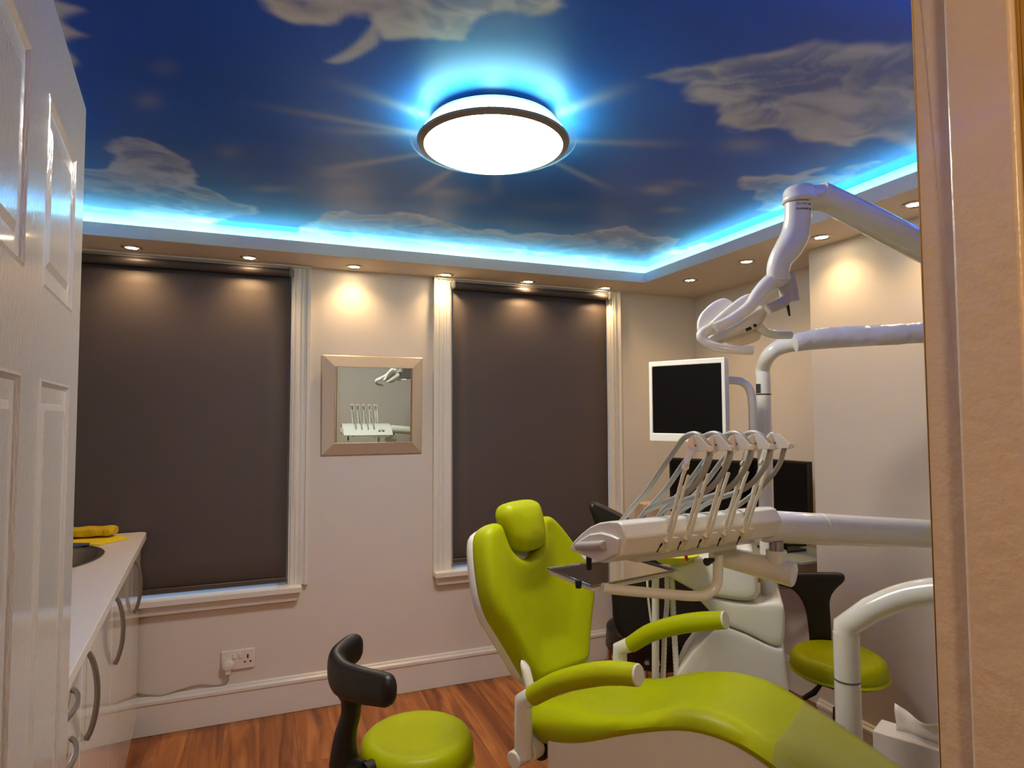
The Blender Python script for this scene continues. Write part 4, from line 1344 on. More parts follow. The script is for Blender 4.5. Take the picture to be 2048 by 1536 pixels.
# ================================================================== DENTAL LIGHT with its two arms
DL = thing('dental_light', 'white dental operating light on a jointed arm above the chair', 'dental light', (PX, PY, zj))
bm = bmesh.new()
arm = [Vector((PX, PY, zj + .001)), Vector((PX, PY, pt_(1523, 760).z)), Vector((PX, PY, 0)) + Vector((0, 0, pt_(1526, 735).z)), pd(1540, 708, 2.11), pd(1570, 690, 2.09), pd(1620, 683, 2.05), pd(1700, 677, 2.0), pd(1845, 668, 1.95), pd(1960, 662, 1.90)]
tube(bm, smooth_path(arm, 8), [0.0245] * 5 + [0.028] * 6, 28)
fin('lower_arm', bm, TUBEM, DL, angle=80)
# loose plastic sleeve on the lower arm
bm = bmesh.new()
sl = smooth_path([pd(1590, 686, 2.025), pd(1640, 678, 2.015), pd(1700, 675, 2.0), pd(1770, 672, 1.975), pd(1845, 667, 1.95), pd(1930, 663, 1.91)], 10)
rr = [0.0285 + 0.0012 * math.sin(i * .9) * math.sin(i * .31) + 0.0045 * min(1, i / 14) for i in range(len(sl))]
tube(bm, [p + Vector((0, 0, 0.0035 * min(1, i / 14))) for i, p in enumerate(sl)], rr, 24)
fin('arm_sleeve', bm, mat('crinkled_film_sleeve', (0.80, 0.79, 0.78), 0.25, bump=0.5, bscale=35, stretch=(1, 1, 1)), DL, angle=80)
el = pd(1960, 662, 1.90); uel = pd(2010, 575, 1.52)
bm = bmesh.new()
tube(bm, smooth_path([el - Vector((0, 0, .03)), el + Vector((0, 0, .04)), (el + uel) / 2 + Vector((0, 0, .03)), uel], 6), 0.033, 24)
fin('arm_joint', bm, PLAST, DL)
DH = 1.40
tip = pd(1637, 388, DH)
ua = [uel, pd(1845, 494, 1.45), pd(1740, 440, 1.42), tip]
bm = bmesh.new(); tube(bm, ua, [0.034, 0.0335, 0.0325, 0.029], 28)
fin('upper_arm', bm, TUBEM, DL)
# elbow block
bm = bmesh.new()
e0 = pd(1600, 404, DH)
lathe(bm, [(0.027, -0.003), (0.0355, -0.002), (0.0372, 0.002), (0.0372, 0.008), (0.036, 0.0095), (0.0358, 0.019), (0.033, 0.028), (0.026, 0.034), (0.014, 0.037), (0, 0.038)], e0, seg=40)
tube(bm, [e0 + Vector((0, 0, .006)) + (tip - e0) * .15, tip + (ua[-2] - tip).normalized() * 0.02], [0.026, 0.0305], 24)
fin('elbow', bm, PLAST, DL, angle=70)
# neck
bm = bmesh.new()
nk = smooth_path([pd(1596, 408, DH), pd(1595, 440, DH), pd(1590, 470, DH), pd(1577, 496, DH - .005), pd(1562, 518, DH - .01), pd(1556, 540, DH - .012), pd(1556, 562, DH - .012)], 8)
tube(bm, nk, [0.0285, 0.0287, 0.0300, 0.0295, 0.025, 0.0238, 0.0225], 28)
fin('neck', bm, PLAST, DL, angle=70)
bm = bmesh.new()
tube(bm, smooth_path([pd(1572, 548, DH), pd(1577, 580, DH), pd(1581, 604, DH)], 4), [0.0185, 0.0205, 0.0195], 24)
tube(bm, smooth_path([pd(1578, 592, DH), pd(1562, 606, DH - .01), pd(1536, 618, DH - .02)], 4), [0.012, 0.013, 0.011], 16)
fin('motor_housing', bm, mat('light_grey_plastic', (0.70, 0.68, 0.65), 0.35), DL, angle=60)
bm = bmesh.new(); tube(bm, [pd(1574, 606, DH), pd(1576, 614, DH), pd(1579, 632, DH)], [0.003, 0.0035, 0.0022], 10)
fin('sensor_pin', bm, DARK, DL)
# fork arm (curved bracket down to the head)
bm = bmesh.new()
fk = smooth_path([pd(1566, 552, DH), pd(1540, 566, DH - .01), pd(1518, 588, DH - .02), pd(1499, 613, DH - .03), pd(1468, 636, DH - .04), pd(1446, 648, DH - .05), pd(1428, 657, DH - .055)], 8)
tube(bm, fk, [0.0235, 0.019, 0.0165, 0.013, 0.0115, 0.011, 0.0125], 20)
fin('fork', bm, PLAST, DL, angle=80)
# head: a broad curved reflector shell behind the fork with two lobes, lamp box, shield, handles
hd_n = (ray(1470, 640)).normalized()
h0 = pd(1470, 640, DH + 0.03)
hx = (pd(1530, 605, DH + .03) - pd(1410, 680, DH + .03)).normalized()
hn = (-hd_n + Vector((0, 0, 0.25)) - hx * (-hd_n + Vector((0, 0, .25))).dot(hx)).normalized()
hy = hn.cross(hx)


def headpoly(px, push, thick, R, name, m, st=0.008, lab=None):
    o = h0 + hd_n * push
    q = project2([hit(a, b, o, hn) for a, b in px], o, hx, hy)
    q = [(v.x, v.y) for v in smooth_path([Vector((a, b, 0)) for a, b in q], 4, True)]
    bm = bmesh.new(); puffy(bm, q, o, hx, hy, hn, thick, R, step=st)
    return fin(name, bm, m, DL, angle=70, label=lab)


headpoly([(1398, 668), (1394, 648), (1398, 634), (1407, 621), (1424, 606), (1444, 597), (1455, 599), (1466, 608), (1440, 632), (1415, 654)], 0.02, 0.018, 0.007, 'head_wing', PLAST)
headpoly([(1397, 672), (1425, 640), (1466, 605), (1488, 591), (1504, 588), (1514, 594), (1505, 620), (1470, 650), (1425, 676)], 0.0, 0.02, 0.008, 'head_wing', PLAST)
headpoly([(1416, 674), (1450, 650), (1490, 626), (1520, 612), (1532, 620), (1534, 630), (1520, 652), (1490, 665), (1440, 680), (1424, 682)], -0.012, 0.07, 0.018, 'lamp_housing', mat('warm_white_plastic', (0.80, 0.77, 0.72), 0.25, coat=0.3))
headpoly([(1436, 684), (1480, 664), (1516, 654), (1521, 676), (1506, 685), (1478, 692), (1450, 690)], 0.0, 0.006, 0.002, 'splash_shield', mat('clear_shield', (0.80, 0.74, 0.64), 0.12, alpha=0.5))
bm = bmesh.new()
for a, b in (((1492, 660), (1502, 656)), ((1508, 652), (1512, 650))):
    p, q = pd(*a, DH - .045), pd(*b, DH - .045)
    tube(bm, [p, q], 0.0035, 8)
fin('switch_button', bm, DARK, DL)
bm = bmesh.new()
tube(bm, smooth_path([pd(1432, 655, DH - .03), pd(1414, 662, DH - .04), pd(1403, 671, DH - .05), pd(1411, 684, DH - .06), pd(1430, 693, DH - .075), pd(1462, 699, DH - .085), pd(1506, 701, DH - .09)], 8), [0.013, 0.0125, 0.0115, 0.0100, 0.0095, 0.0092, 0.0092], 18)
fin('handle', bm, PLAST, DL, angle=80)
bm = bmesh.new()
tube(bm, smooth_path([pd(1517, 652, DH), pd(1530, 663, DH + .01), pd(1550, 669, DH + .03), pd(1580, 670, DH + .05)], 8), 0.0095, 18)
fin('handle', bm, PLAST, DL, angle=80)


def text_on(body, size, loc, xdir, ydir, m, parent, name='lettering'):
    cu = bpy.data.curves.new(name, 'FONT')
    cu.body = body; cu.size = size; cu.extrude = 0.0002; cu.align_x = 'LEFT'
    tmp = bpy.data.objects.new(name, cu); COL.objects.link(tmp)
    bpy.context.view_layer.update()
    me = bpy.data.meshes.new_from_object(tmp.evaluated_get(bpy.context.evaluated_depsgraph_get()))
    bpy.data.objects.remove(tmp)
    xd = Vector(xdir).normalized(); yd = Vector(ydir); yd = (yd - xd * yd.dot(xd)).normalized(); zd = xd.cross(yd)
    M = Matrix(((xd.x, yd.x, zd.x, loc[0]), (xd.y, yd.y, zd.y, loc[1]), (xd.z, yd.z, zd.z, loc[2]), (0, 0, 0, 1)))
    me.transform(Matrix.Translation(-ORG[parent]) @ M)
    me.materials.clear(); me.materials.append(m)
    o = bpy.data.objects.new(name, me); COL.objects.link(o); o.parent = parent; ORG[o] = ORG[parent]
    return o


ncen = pd(1596, 425, DH)
ntow = (CP - ncen); ntow.z = 0; ntow.normalize()
nrt = Vector((-ntow.y, ntow.x, 0))
if nrt.dot(cr_) < 0: nrt = -nrt
for s_, py in (('Do not use', 417), ('Rotated on', 427)):
    o = text_on(s_, 0.0078, (0, 0, 0), (1, 0, 0), (0, 1, 0), GREYT, DL)
    zl = pd(1596, py, DH).z
    for v in o.data.vertices:
        p = v.co + ORG[DL]
        a = -0.12 + p.x / 0.0288
        w = ncen + (ntow * math.cos(a) + nrt * math.sin(a)) * (0.0291 + p.z)
        w.z = zl + p.y
        v.co = w - ORG[DL]
bm = bmesh.new()
pl_ = pd(1515, 776, 2.11)
lathe(bm, [(0.0255, -0.016), (0.0255, 0.016)], (PX, PY, pl_.z), seg=28)
for f in list(bm.faces):
    c_ = f.calc_center_median() - Vector((PX, PY, pl_.z))
    if len(f.verts) > 4 or c_.dot(-cr_) < 0.016 or c_.dot(-cf_) < -0.004: bm.faces.remove(f)
fin('pole_label', bm, GREYT, DL)

# ================================================================== MONITOR on the pole
M_ = thing('monitor', 'white framed flat monitor, switched off, on an arm from the dental pole', 'monitor', pd(1470, 800, 2.1))
mc = [pd(1297, 722, 2.20), pd(1449, 716, 2.02), pd(1451, 889, 2.02), pd(1301, 880, 2.20)]
mxd = (mc[1] - mc[0]); mw = mxd.length; mxd.normalize(); mxd.z = 0; mxd.normalize()
mn = Vector((mxd.y, -mxd.x, 0))                                      # towards the camera
if mn.dot(CP - mc[0]) < 0: mn = -mn
mq = [Vector((p.x, p.y, z)) for p, z in zip(mc, (mc[1].z, mc[1].z, mc[2].z, mc[2].z))]


def mp(u, v, k): return mc[0] * 0 + Vector((mc[0].x, mc[0].y, 0)) + mxd * (u * mw) + Vector((0, 0, (mc[0].z + mc[1].z) / 2 - v * ((mc[0].z + mc[1].z) / 2 - (mc[2].z + mc[3].z) / 2))) + mn * k


bm = bmesh.new()
b0, b1, b2, b3 = 0.045, 0.955, 0.065, 0.895
Ol = [(0, 0), (1, 0), (1, 1), (0, 1)]; Il = [(b0, b2), (b1, b2), (b1, b3), (b0, b3)]
loops = [(Ol, -0.035), (Ol, 0.0), (Il, 0.0), (Il, -0.006)]
rings = [[bm.verts.new(mp(u, v, k)) for u, v in Lp] for Lp, k in loops]
for A, B in zip(rings, rings[1:]):
    for i in range(4): bm.faces.new((A[i], A[(i + 1) % 4], B[(i + 1) % 4], B[i]))
bm.faces.new(rings[0])
fin('monitor_frame', bm, PLAST, M_, smooth=False, bevel=0.003)
bm = bmesh.new(); prism(bm, [mp(u, v, -0.005) for u, v in Il], -mn * 0.004); fin('screen', bm, SCREEN, M_, smooth=False)
bm = bmesh.new()
q0 = mp(0.72, 0.35, -0.03)
j0 = Vector((PX, PY, 0))
pth = [q0, mp(0.75, 0.35, -0.09), pd(1452, 762, 2.11), pd(1478, 762, 2.085), pd(1493, 770, 2.075), pd(1502, 788, 2.07), pd(1505, 815, 2.07), pd(1506, 860, 2.07)]
tube(bm, smooth_path(pth, 6), 0.0135, 18)
lo_ = pd(1506, 860, 2.07)
tube(bm, [lo_, lo_ - Vector((0, 0, .02)), Vector((PX, PY, lo_.z - .03))], 0.014, 14)
fin('monitor_arm', bm, TUBEM, M_, angle=80)

# ================================================================== DELIVERY UNIT
Dv = thing('dental_delivery_unit', 'white instrument delivery unit with five grey hoses over the chair', 'delivery unit', (0.80, 1.10, 1.15))
XL = 0.598
ux = Vector((0.995, 0.09, 0)).normalized()
prof = [(1134, 1096), (1143, 1082), (1158, 1067), (1176, 1053), (1193, 1046), (1213, 1043), (1230, 1044), (1237, 1049), (1247, 1077), (1237, 1113), (1200, 1127), (1165, 1113), (1136, 1101)]
P0 = [onx(px, py, XL) for px, py in prof]
ctr = sum(P0, Vector()) / len(P0)
BL = 0.40
bm = bmesh.new()
prism(bm, [p + ux * 0.006 for p in P0], ux * BL)
# recessed end cheek
fin('unit_body', bm, PLAST, Dv, bevel=0.006, bseg=3)
chk = [(1146, 1096), (1158, 1080), (1178, 1068), (1200, 1065), (1220, 1070), (1236, 1078), (1231, 1110), (1200, 1125), (1168, 1112)]
bm = bmesh.new()
prism(bm, [onx(px, py, XL) for px, py in chk], ux * 0.008)
fin('end_cheek', bm, mat('cheek_grey_white', (0.80, 0.78, 0.76), 0.35), Dv, bevel=0.003)
bm = bmesh.new()
ha, hb = onx(1156, 1093, XL - 0.004), onx(1209, 1091, XL - 0.004)
tube(bm, [ha, hb], 0.0092, 24)
fin('grab_handle', bm, mat('satin_grey_plastic', (0.62, 0.60, 0.58), 0.35), Dv, bevel=0.003)
# control display on the back slope (seen in the mirror)
bk = P0[2]; bk2 = P0[1]
bm = bmesh.new()
nb = (bk2 - bk).normalized(); 
o_ = (bk + bk2) / 2
outn = Vector((0, 0.7, 0.7))
for i in range(2):
    a = o_ + ux * (0.32 - 0.03 * i) + outn * 0.001
    prism(bm, [a + nb * .008, a - nb * .008, a - nb * .008 + ux * .02, a + nb * .008 + ux * .02], outn * 0.001)
a = o_ + ux * .30 + outn * 0.001 - nb * 0.02
prism(bm, [a, a + ux * .045, a + ux * .045 + nb * .003, a + nb * .003], outn * .001)
fin('control_panel', bm, GREYT, Dv, smooth=False)
# underside pieces
bm = bmesh.new()
pA = [onx(px, py, XL + .02) for px, py in ((1190, 1122), (1232, 1112))]
prism(bm, [Vector((XL + .08, 1.06, 1.130)), Vector((XL + .08, 1.20, 1.118)), Vector((XL + .08, 1.20, 1.145)), Vector((XL + .08, 1.06, 1.150))], ux * 0.27)
fin('under_tray_rail', bm, PLAST, Dv, bevel=0.003)
bm = bmesh.new()
r0 = Vector((0.80, 1.055, 1.128)); tube(bm, [r0, r0 - Vector((-0.004, 0, .014))], 0.004, 8)
r0 = pd(1371, 1110, 1.28); r1 = pd(1375, 1121, 1.28)
bm = bmesh.new(); tube(bm, [r0, r1], 0.0033, 10); fin('red_clip', bm, REDC, Dv, label='red clip')
# slots on the front face
for (a, b, c_, d_) in ((1325, 1087, 1314, 1105), (1337, 1086, 1329, 1104), (1363, 1083, 1355, 1100), (1376, 1082, 1368, 1098), (1403, 1079, 1395, 1096), (1442, 1076, 1435, 1093), (1481, 1073, 1474, 1089)):
    fy = P0[8]; fn = (P0[9] - P0[8]).cross(ux).normalized()
    if fn.y > 0: fn = -fn
    base = fy + fn * 0.002
    h1 = hit(a, b, base, fn); h2 = hit(c_, d_, base, fn)
    dr = (h2 - h1).normalized(); sd = dr.cross(fn).normalized()
    bm = bmesh.new()
    m1 = h1 + (h2 - h1) * .35
    prism(bm, [h1 - sd * .0018, h1 + sd * .0018, m1 + sd * .0022, m1 + sd * .0008, h2 + sd * .0008, h2 - sd * .0008, m1 - sd * .0006, m1 - sd * .002], -fn * 0.0015)
    fin('slot', bm, DARK, Dv, smooth=False)

# instrument arms: built once in the plane x = X1, copied along the unit
X1 = 0.708
def ix(px, py, dx=0.0): return onx(px, py, X1 + dx)


xs = [0.708, 0.755, 0.805, 0.853, 0.903]
first = None
for i, x in enumerate(xs):
    if i == 0:
        bm = bmesh.new()
        # twin bars from the body front up to the head plate
        for dx in (-0.007, 0.007):
            tube(bm, [ix(1331, 1080, dx), ix(1348, 1020, dx), ix(1366, 950, dx), ix(1376, 925, dx)], [0.0036, 0.0034, 0.0036, 0.004], 10)
            tube(bm, [ix(1341, 1078, dx), ix(1356, 1020, dx), ix(1377, 950, dx)], [0.003, 0.003, 0.003], 8)
        tube(bm, [ix(1334, 1078, -.010), ix(1334, 1078, .010)], 0.007, 14)
        tube(bm, [ix(1371, 934, -.010), ix(1371, 934, .010)], 0.0065, 14)
        # foot on the front face
        prism(bm, [ix(px, py, -.009) for px, py in ((1328, 1072), (1342, 1076), (1336, 1096), (1322, 1106), (1322, 1095))], Vector((.018, 0, 0)))
        arm_ = fin('instrument_holder', bm, PLAST, Dv, angle=50, bevel=0.0008)
        # triangular head plates either side of the hose
        for dx in (-0.011, 0.009):
            pl = [(1381, 878), (1388, 871), (1396, 871), (1404, 878), (1414, 890), (1424, 894), (1426, 900), (1420, 904), (1408, 903), (1396, 903), (1386, 910), (1378, 924), (1372, 932), (1366, 930), (1372, 905)]
            q = [ix(px, py, dx) for px, py in pl]
            bm = bmesh.new(); prism(bm, q, Vector((0.002, 0, 0)))
            hp = fin('head_plate', bm, PLAST, arm_, smooth=False, bevel=0.0006)
        bm = bmesh.new()
        for (px, py) in ((1391, 891), (1417, 898), (1368, 929)):
            c_ = ix(px, py, -0.0115); tube(bm, [c_, c_ + Vector((.001, 0, 0))], 0.0017, 8)
        fin('pin', bm, GREYT, arm_)
        bm = bmesh.new()
        tube(bm, [ix(1420, 898, -.013), ix(1420, 898, .018)], 0.0045, 14)
        tube(bm, [ix(1390, 884, -.009), ix(1390, 884, .009)], 0.012, 16)
        fin('roller', bm, mat('cream_plastic', (0.86, 0.81, 0.73), 0.4), arm_)
        # hose: from the body back, over the top, down the front and back to the body
        bm = bmesh.new()
        hz = [(1243, 1042), (1262, 1018), (1295, 980), (1325, 935), (1350, 900), (1368, 876), (1386, 868), (1400, 872), (1412, 885), (1420, 900), (1416, 925), (1404, 950), (1385, 975), (1362, 992), (1330, 1004), (1298, 1020), (1280, 1040)]
        hw = [0, 0, .0, .0, .0, .0, .0, .0, .0, .0, 0, 0, 0, 0.002, 0.004, 0.006, 0.008]
        tube(bm, smooth_path([ix(a, b, d) for (a, b), d in zip(hz, hw)], 6), 0.0052, 14)
        hose = fin('hose', bm, GREYH, arm_, angle=80)
        first = arm_
    else:
        off = ux * ((x - X1) / ux.x)
        c = first.copy(); COL.objects.link(c); c.location = first.location + off
        for chd in first.children:
            if i == 4 and chd.name.startswith('hose'):
                # the last hose hangs differently: a wider loop to the right
                bm = bmesh.new()
                X5 = X1 + off.x
                hz = [(1405, 1030), (1440, 1012), (1470, 985), (1505, 960), (1535, 935), (1548, 912), (1556, 893), (1562, 880), (1548, 874), (1530, 885)]
                tube(bm, smooth_path([onx(a, b, X5 - .002) for a, b in [(1455, 1022), (1480, 1008), (1510, 985), (1538, 958), (1558, 930), (1566, 906), (1568, 893), (1556, 876), (1545, 868), (1533, 878)]], 6), 0.0046, 14)
                h5 = fin('hose', bm, GREYH, Dv, angle=80)
                h5.parent = c; h5.location = -off
                continue
            d = chd.copy(); COL.objects.link(d); d.parent = c

# tray under the unit
ZT = 1.062
tr = [onz(px, py, ZT) for px, py in ((1093, 1139), (1184, 1176), (1352, 1143), (1262, 1117))]
TR = thing('metal_tray', 'polished steel instrument tray hanging below the delivery unit', 'tray', sum(tr, Vector()) / 4)
bm = bmesh.new(); prism(bm, [p + Vector((0, 0, .0)) for p in tr], (0, 0, 0.0015)); fin('tray_plate', bm, TRAYM, TR, smooth=False)
bm = bmesh.new()
cen = sum(tr, Vector()) / 4
for i in range(4):
    a, b = tr[i], tr[(i + 1) % 4]
    inn_a, inn_b = a + (cen - a) * 0.02, b + (cen - b) * 0.02
    v = [bm.verts.new(p) for p in (inn_a + Vector((0, 0, .001)), inn_b + Vector((0, 0, .001)), b + Vector((0, 0, .0045)), a + Vector((0, 0, .0045)))]
    bm.faces.new(v)
o = fin('tray_rim', bm, TRAYM, TR, smooth=False); md = o.modifiers.new('s', 'SOLIDIFY'); md.thickness = 0.001
bm = bmesh.new()
prism(bm, [cen + (p - cen) * 0.97 + Vector((0, 0, -.010)) for p in tr], (0, 0, 0.0095))
fin('tray_holder', bm, PLAST, Dv, bevel=0.003)
# tray bracket tube and black knobs
bm = bmesh.new()
tb = [pd(1205, 1176, 1.27), pd(1250, 1181, 1.28), pd(1320, 1187, 1.30), pd(1385, 1192, 1.32), pd(1415, 1188, 1.33), pd(1433, 1170, 1.335), pd(1436, 1140, 1.335), pd(1436, 1108, 1.335)]
tube(bm, smooth_path(tb, 8), 0.0105, 20)
fin('tray_bracket', bm, TUBEM, Dv, angle=80)
bm = bmesh.new()
kk = pd(1413, 1124, 1.31); tube(bm, [kk, kk + (pd(1430, 1118, 1.33) - kk) * .8], [0.0085, 0.004], 16)
fin('knob', bm, DARK, Dv)
bm = bmesh.new(); kk = pd(1157, 1168, 1.30); lathe(bm, [(0.0, -.009), (0.006, -.008), (0.007, 0), (0.007, .008)], kk, seg=12); fin('knob', bm, DARK, Dv)
bm = bmesh.new(); kk = Vector((0.66, 1.20, 1.08)); kk = pd(1178, 1124, 1.32); lathe(bm, [(0.006, -.016), (0.006, .02)], kk, seg=12); fin('rail_pin', bm, DARK, Dv)
# lower arm with end cap
bm = bmesh.new()
la, lb = pd(1425, 1107, 1.44), pd(1582, 1148, 1.33)
tube(bm, [la, lb], [0.023, 0.0265], 28)
fin('lower_arm', bm, TUBEM, Dv)
dl_ = (lb - la).normalized()
bm = bmesh.new(); lathe(bm, [(0, -.002), (0.0262, -.002), (0.0268, .004), (0.024, .007), (0, .007)], lb, dl_, 28); fin('end_cap', bm, PLAST, Dv)
st0 = la + (lb - la) * 0.83
bm = bmesh.new(); tube(bm, [st0 + Vector((0, 0, .005)), Vector((st0.x, st0.y, pd(1553, 1098, 1.36).z))], 0.0215, 24)
fin('swivel', bm, TUBEM, Dv, bevel=0.003)
bm = bmesh.new(); tube(bm, [(st0.x, st0.y, pd(1553, 1100, 1.36).z), (st0.x, st0.y, pd(1553, 1080, 1.36).z)], 0.0145, 24)
fin('collar', bm, STEEL, Dv, label='brushed steel collar')
# main arm
bm = bmesh.new()
a0, a1 = pd(1522, 1052, 1.355), pd(1640, 1058, 1.40)
a2, a3 = pd(1870, 1069, 1.50), pd(1990, 1075, 1.56)
pth = [a0 - (a1 - a0).normalized() * 0.004, a0, a0 + (a1 - a0) * .06, a1, a2, a3]
tube(bm, pth, [0.018, 0.030, 0.0345, 0.0345, 0.0342, 0.034], 32)
fin('main_arm', bm, TUBEM, Dv, angle=60)
bm = bmesh.new()
ad_ = (a1 - a0).normalized()
tube(bm, [a1 - ad_ * .002, a1 + ad_ * .03], 0.0352, 32)
fin('arm_sleeve', bm, PLAST, Dv, bevel=0.001)
# where the arm meets its post beyond the door frame
bm = bmesh.new(); tube(bm, [a3 + Vector((0, 0, .05)), Vector((a3.x, a3.y, 0.9))], 0.036, 24); fin('arm_post', bm, TUBEM, Dv)

# near support post with bent rail
SP = thing('support_post', 'white tubular post with bent top rail at the right beside the leg rest', 'post', (pd(1690, 1400, 1.80).x, pd(1690, 1400, 1.80).y, 0))
bm = bmesh.new()
pb = pd(1692, 1262, 1.80); r_ = 0.0345
tube(bm, [Vector((pb.x, pb.y, 0)), Vector((pb.x, pb.y, pb.z - 0.005)), ], r_, 28)
fin('post_tube', bm, TUBEM, SP)
bm = bmesh.new()
tube(bm, [Vector((pb.x, pb.y, pb.z - 0.03)), Vector((pb.x, pb.y, pd(1692, 1252, 1.80).z))] + smooth_path([pd(1742, 1219, 1.775), pd(1800, 1195, 1.74), pd(1866, 1182, 1.69), pd(1960, 1178, 1.62)], 8), r_, 28)
fin('top_rail', bm, TUBEM, SP, angle=80)
zs_ = pd(1695, 1357, 1.80).z
bm = bmesh.new(); lathe(bm, [(r_ + .0008, -.0025), (r_ + .0008, .0025)], (pb.x, pb.y, zs_), seg=28); fin('seam_ring', bm, mat('grey_ring', (.35, .33, .32), .4), SP)
bm = bmesh.new(); lathe(bm, [(0.09, 0), (0.09, .01), (0.04, .02)], (pb.x, pb.y, 0.0), seg=28); fin('foot', bm, PLAST, SP)

# ================================================================== DESK CORNER
zd = 0.745
K = thing('corner_desk', 'grey glass desk in the alcove under the two black screens', 'desk', (2.25, 2.6, 0))
bm = bmesh.new(); prism(bm, [(2.535, 2.15, zd), (2.535, 3.20, zd), (1.93, 3.20, zd), (1.98, 2.70, zd), (2.16, 2.30, zd), (2.24, 2.15, zd)], (0, 0, 0.012))
fin('desk_top', bm, DESKG, K, smooth=False, bevel=0.002)
for x, y in ((2.48, 2.22), (2.48, 3.1), (2.02, 3.1), (2.16, 2.40)):
    bm = bmesh.new(); tube(bm, [(x, y, 0), (x, y, zd)], 0.018, 16); fin('leg', bm, STEEL, K)
bm = bmesh.new(); tube(bm, [(2.16, 2.40, 0.60), (2.48, 2.22, 0.60)], 0.010, 10); tube(bm, [(2.48, 2.22, .60), (2.48, 3.1, .60)], 0.010, 10)
fin('frame_rail', bm, SATIN, K)


def deskscreen(pL, pR, zt_, zb_, label):
    t = thing('computer_screen', label, 'computer screen', Vector(((pL.x + pR.x) / 2, (pL.y + pR.y) / 2, zd + .012)), 'black computer screens on the desk')
    d = Vector((pR.x - pL.x, pR.y - pL.y, 0)); L = d.length; d.normalize()
    n = Vector((d.y, -d.x, 0))
    if n.dot(CP - pL) < 0: n = -n
    b = Vector((pL.x, pL.y, 0))
    bm = bmesh.new(); prism(bm, [b + d * u + Vector((0, 0, z)) for u, z in ((0, zb_), (L, zb_), (L, zt_), (0, zt_))], -n * 0.03)
    fin('casing', bm, BLACK, t, bevel=0.003)
    bm = bmesh.new(); prism(bm, [b + n * .001 + d * u + Vector((0, 0, z)) for u, z in ((.012, zb_ + .018), (L - .012, zb_ + .018), (L - .012, zt_ - .012), (.012, zt_ - .012))], n * 0.001)
    fin('screen', bm, SCREEN, t, smooth=False)
    bm = bmesh.new(); m = b + d * (L / 2) - n * 0.045
    box(bm, (m.x - .02, m.y - .02, zd + .0125), (m.x + .02, m.y + .02, zb_ + .08))
    box(bm, (m.x - .08, m.y - .08, zd + .0125), (m.x + .08, m.y + .08, zd + .022))
    fin('stand', bm, BLACK, t, bevel=0.003)


deskscreen(pd(1338, 917, 3.42), pd(1482, 926, 3.16), 1.182, 0.89, 'black switched-off computer screen on the desk, left of the pole')
deskscreen(pd(1484, 913, 3.22), pd(1617, 929, 2.90), 1.196, 0.90, 'black switched-off computer screen on the desk, right of the pole')
# things on the desk
kb = onz(1595, 1088, zd + .014)
o = fin('keyboard', box(bmesh.new(), (kb.x - .10, kb.y - .05, zd + .0125), (kb.x + .01, kb.y + .06, zd + .03)), BLACK, bevel=0.003, origin=(kb.x, kb.y, zd + .012))
tag(o, 'black slim box on the desk under the right screen', 'keyboard')
# papers and peach box behind the hoses
pq = pd(1330, 1030, 2.95)
o = fin('peach_box', box(bmesh.new(), (1.99, 3.02, zd + .0125), (2.09, 3.12, zd + .17)), mat('peach_card', (0.78, 0.66, 0.56), 0.7), bevel=0.004, origin=(2.04, 3.07, zd + .012))
tag(o, 'small peach coloured box on the desk behind the grey hoses', 'box')

# black tub chair at the desk
BC = thing('desk_chair', 'black leather tub chair with chrome legs at the corner desk', 'chair', (1.56, 2.42, 0))
bcen = Vector((1.60, 2.42, 0))
bm = bmesh.new()
kd = ray(1310, 1150); kd.z = 0; kd.normalize(); kr = Vector((kd.y, -kd.x, 0))
k0_ = pd(1310, 1150, 2.58)
q = project2([hit(a, b, k0_, kd) for a, b in ((1181, 1012), (1184, 1003), (1194, 1002), (1225, 1018), (1262, 1040), (1330, 1085), (1395, 1150), (1428, 1220), (1424, 1265), (1400, 1290), (1340, 1290), (1290, 1290), (1248, 1275), (1228, 1240), (1224, 1190), (1212, 1110), (1194, 1050))], k0_, kr, up_)
q = [(v.x, v.y) for v in smooth_path([Vector((a, b, 0)) for a, b in q], 3, True)]
puffy(bm, q, k0_, kr, up_, -kd, 0.06, 0.018, step=0.018)
for v in bm.verts:          # curve the back around the sitter
    u = (v.co - k0_).dot(kr)
    v.co -= kd * (0.9 * u * u)
fin('tub_back', bm, LEATH, BC, angle=60)
bcen = k0_ + kd * 0.26; bcen.z = 0
bm = bmesh.new(); lathe(bm, [(0, .34), (.20, .34), (.225, .38), (.22, .46), (.19, .48), (0, .485)], bcen, seg=36); fin('seat', bm, LEATH, BC)
for dx, dy in ((-.17, -.17), (-.15, .15), (.15, -.15), (.15, .15)):
    bm = bmesh.new(); tube(bm, [bcen + Vector((dx, dy, .36)), bcen + Vector((dx * 1.12, dy * 1.12, 0))], 0.011, 12); fin('leg', bm, CHROME, BC)

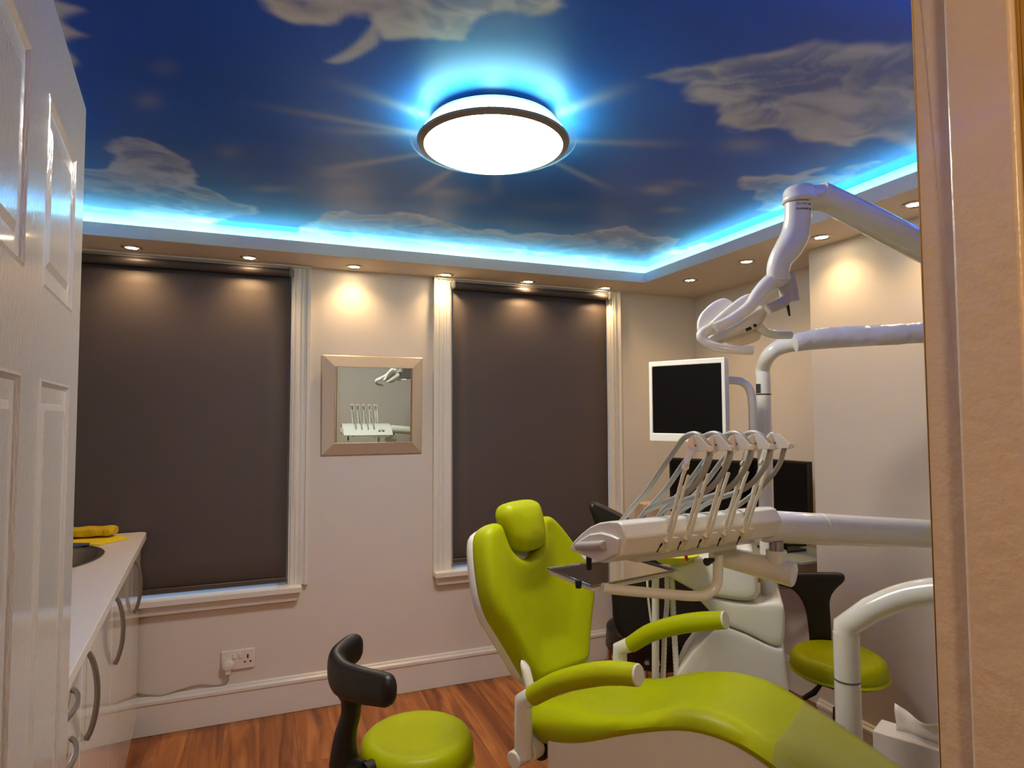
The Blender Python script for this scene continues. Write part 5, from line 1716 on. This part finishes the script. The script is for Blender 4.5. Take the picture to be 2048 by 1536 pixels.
# ================================================================== TISSUE BOX at the right
tb_ = pd(1770, 1445, 1.88)
tz = pd(1765, 1441, 1.95).z
SCb = thing('side_cabinet', 'low white cabinet at the right edge carrying the tissue box', 'cabinet', (1.90, 1.28, 0))
hcab = tz - 0.115
fin('cabinet_body', box(bmesh.new(), (1.70, 1.02, 0.05), (2.24, 1.45, hcab - .02)), BOXM, SCb, bevel=0.003)
fin('cabinet_top', box(bmesh.new(), (1.69, 1.01, hcab - .02), (2.25, 1.46, hcab)), BOXM, SCb, bevel=0.003)
fin('plinth', box(bmesh.new(), (1.72, 1.04, 0.0), (2.22, 1.43, .05)), DARK, SCb, smooth=False)
c1_, c2_, c3_ = onz(1745, 1461, tz), onz(1877, 1502, tz), onz(1768, 1440, tz)
e1 = (c2_ - c1_); e1.z = 0; e1 = e1.normalized() * 0.235
e2 = Vector((-e1.y, e1.x, 0)).normalized(); e2 = e2 if e2.dot(c3_ - c1_) > 0 else -e2
wbx = max(0.10, abs((c3_ - c1_).dot(e2))); e2 = e2 * min(wbx, 0.125)
TB = thing('tissue_box', 'white tissue box with a tissue pulled up, behind the leg rest', 'tissue box', c1_ + e1 * .5 + e2 * .5 - Vector((0, 0, .114)))
bm = bmesh.new(); prism(bm, [c1_ - Vector((0, 0, .114)), c1_ + e1 - Vector((0, 0, .114)), c1_ + e1 + e2 - Vector((0, 0, .114)), c1_ + e2 - Vector((0, 0, .114))], (0, 0, .114))
fin('box', bm, BOXM, TB, bevel=0.003)
bm = bmesh.new()
tc0 = c1_ + e1 * .22 + e2 * .5
rows = []
for i in range(15):
    u = i / 14
    p = tc0 + e1 * (u * .62)
    wv = e2.normalized() * (0.010 * math.sin(u * 9))
    hz_ = 0.075 * (1 - 0.35 * math.sin(u * PI)) if i else .078
    rows.append([bm.verts.new(p + wv * (k / 4) + e2.normalized() * (0.006 * math.sin(k * 1.7 + u * 6)) + e1 * (-(0.05) * (k / 4) * (1 - u)) * 0.25 + Vector((0, 0, hz_ * k / 4 + (.001)))) for k in range(5)])
for A, B in zip(rows, rows[1:]):
    for j in range(4): bm.faces.new((A[j], A[j + 1], B[j + 1], B[j]))
o = fin('tissue', bm, PAPER, TB, angle=80); md = o.modifiers.new('s', 'SOLIDIFY'); md.thickness = 0.0012
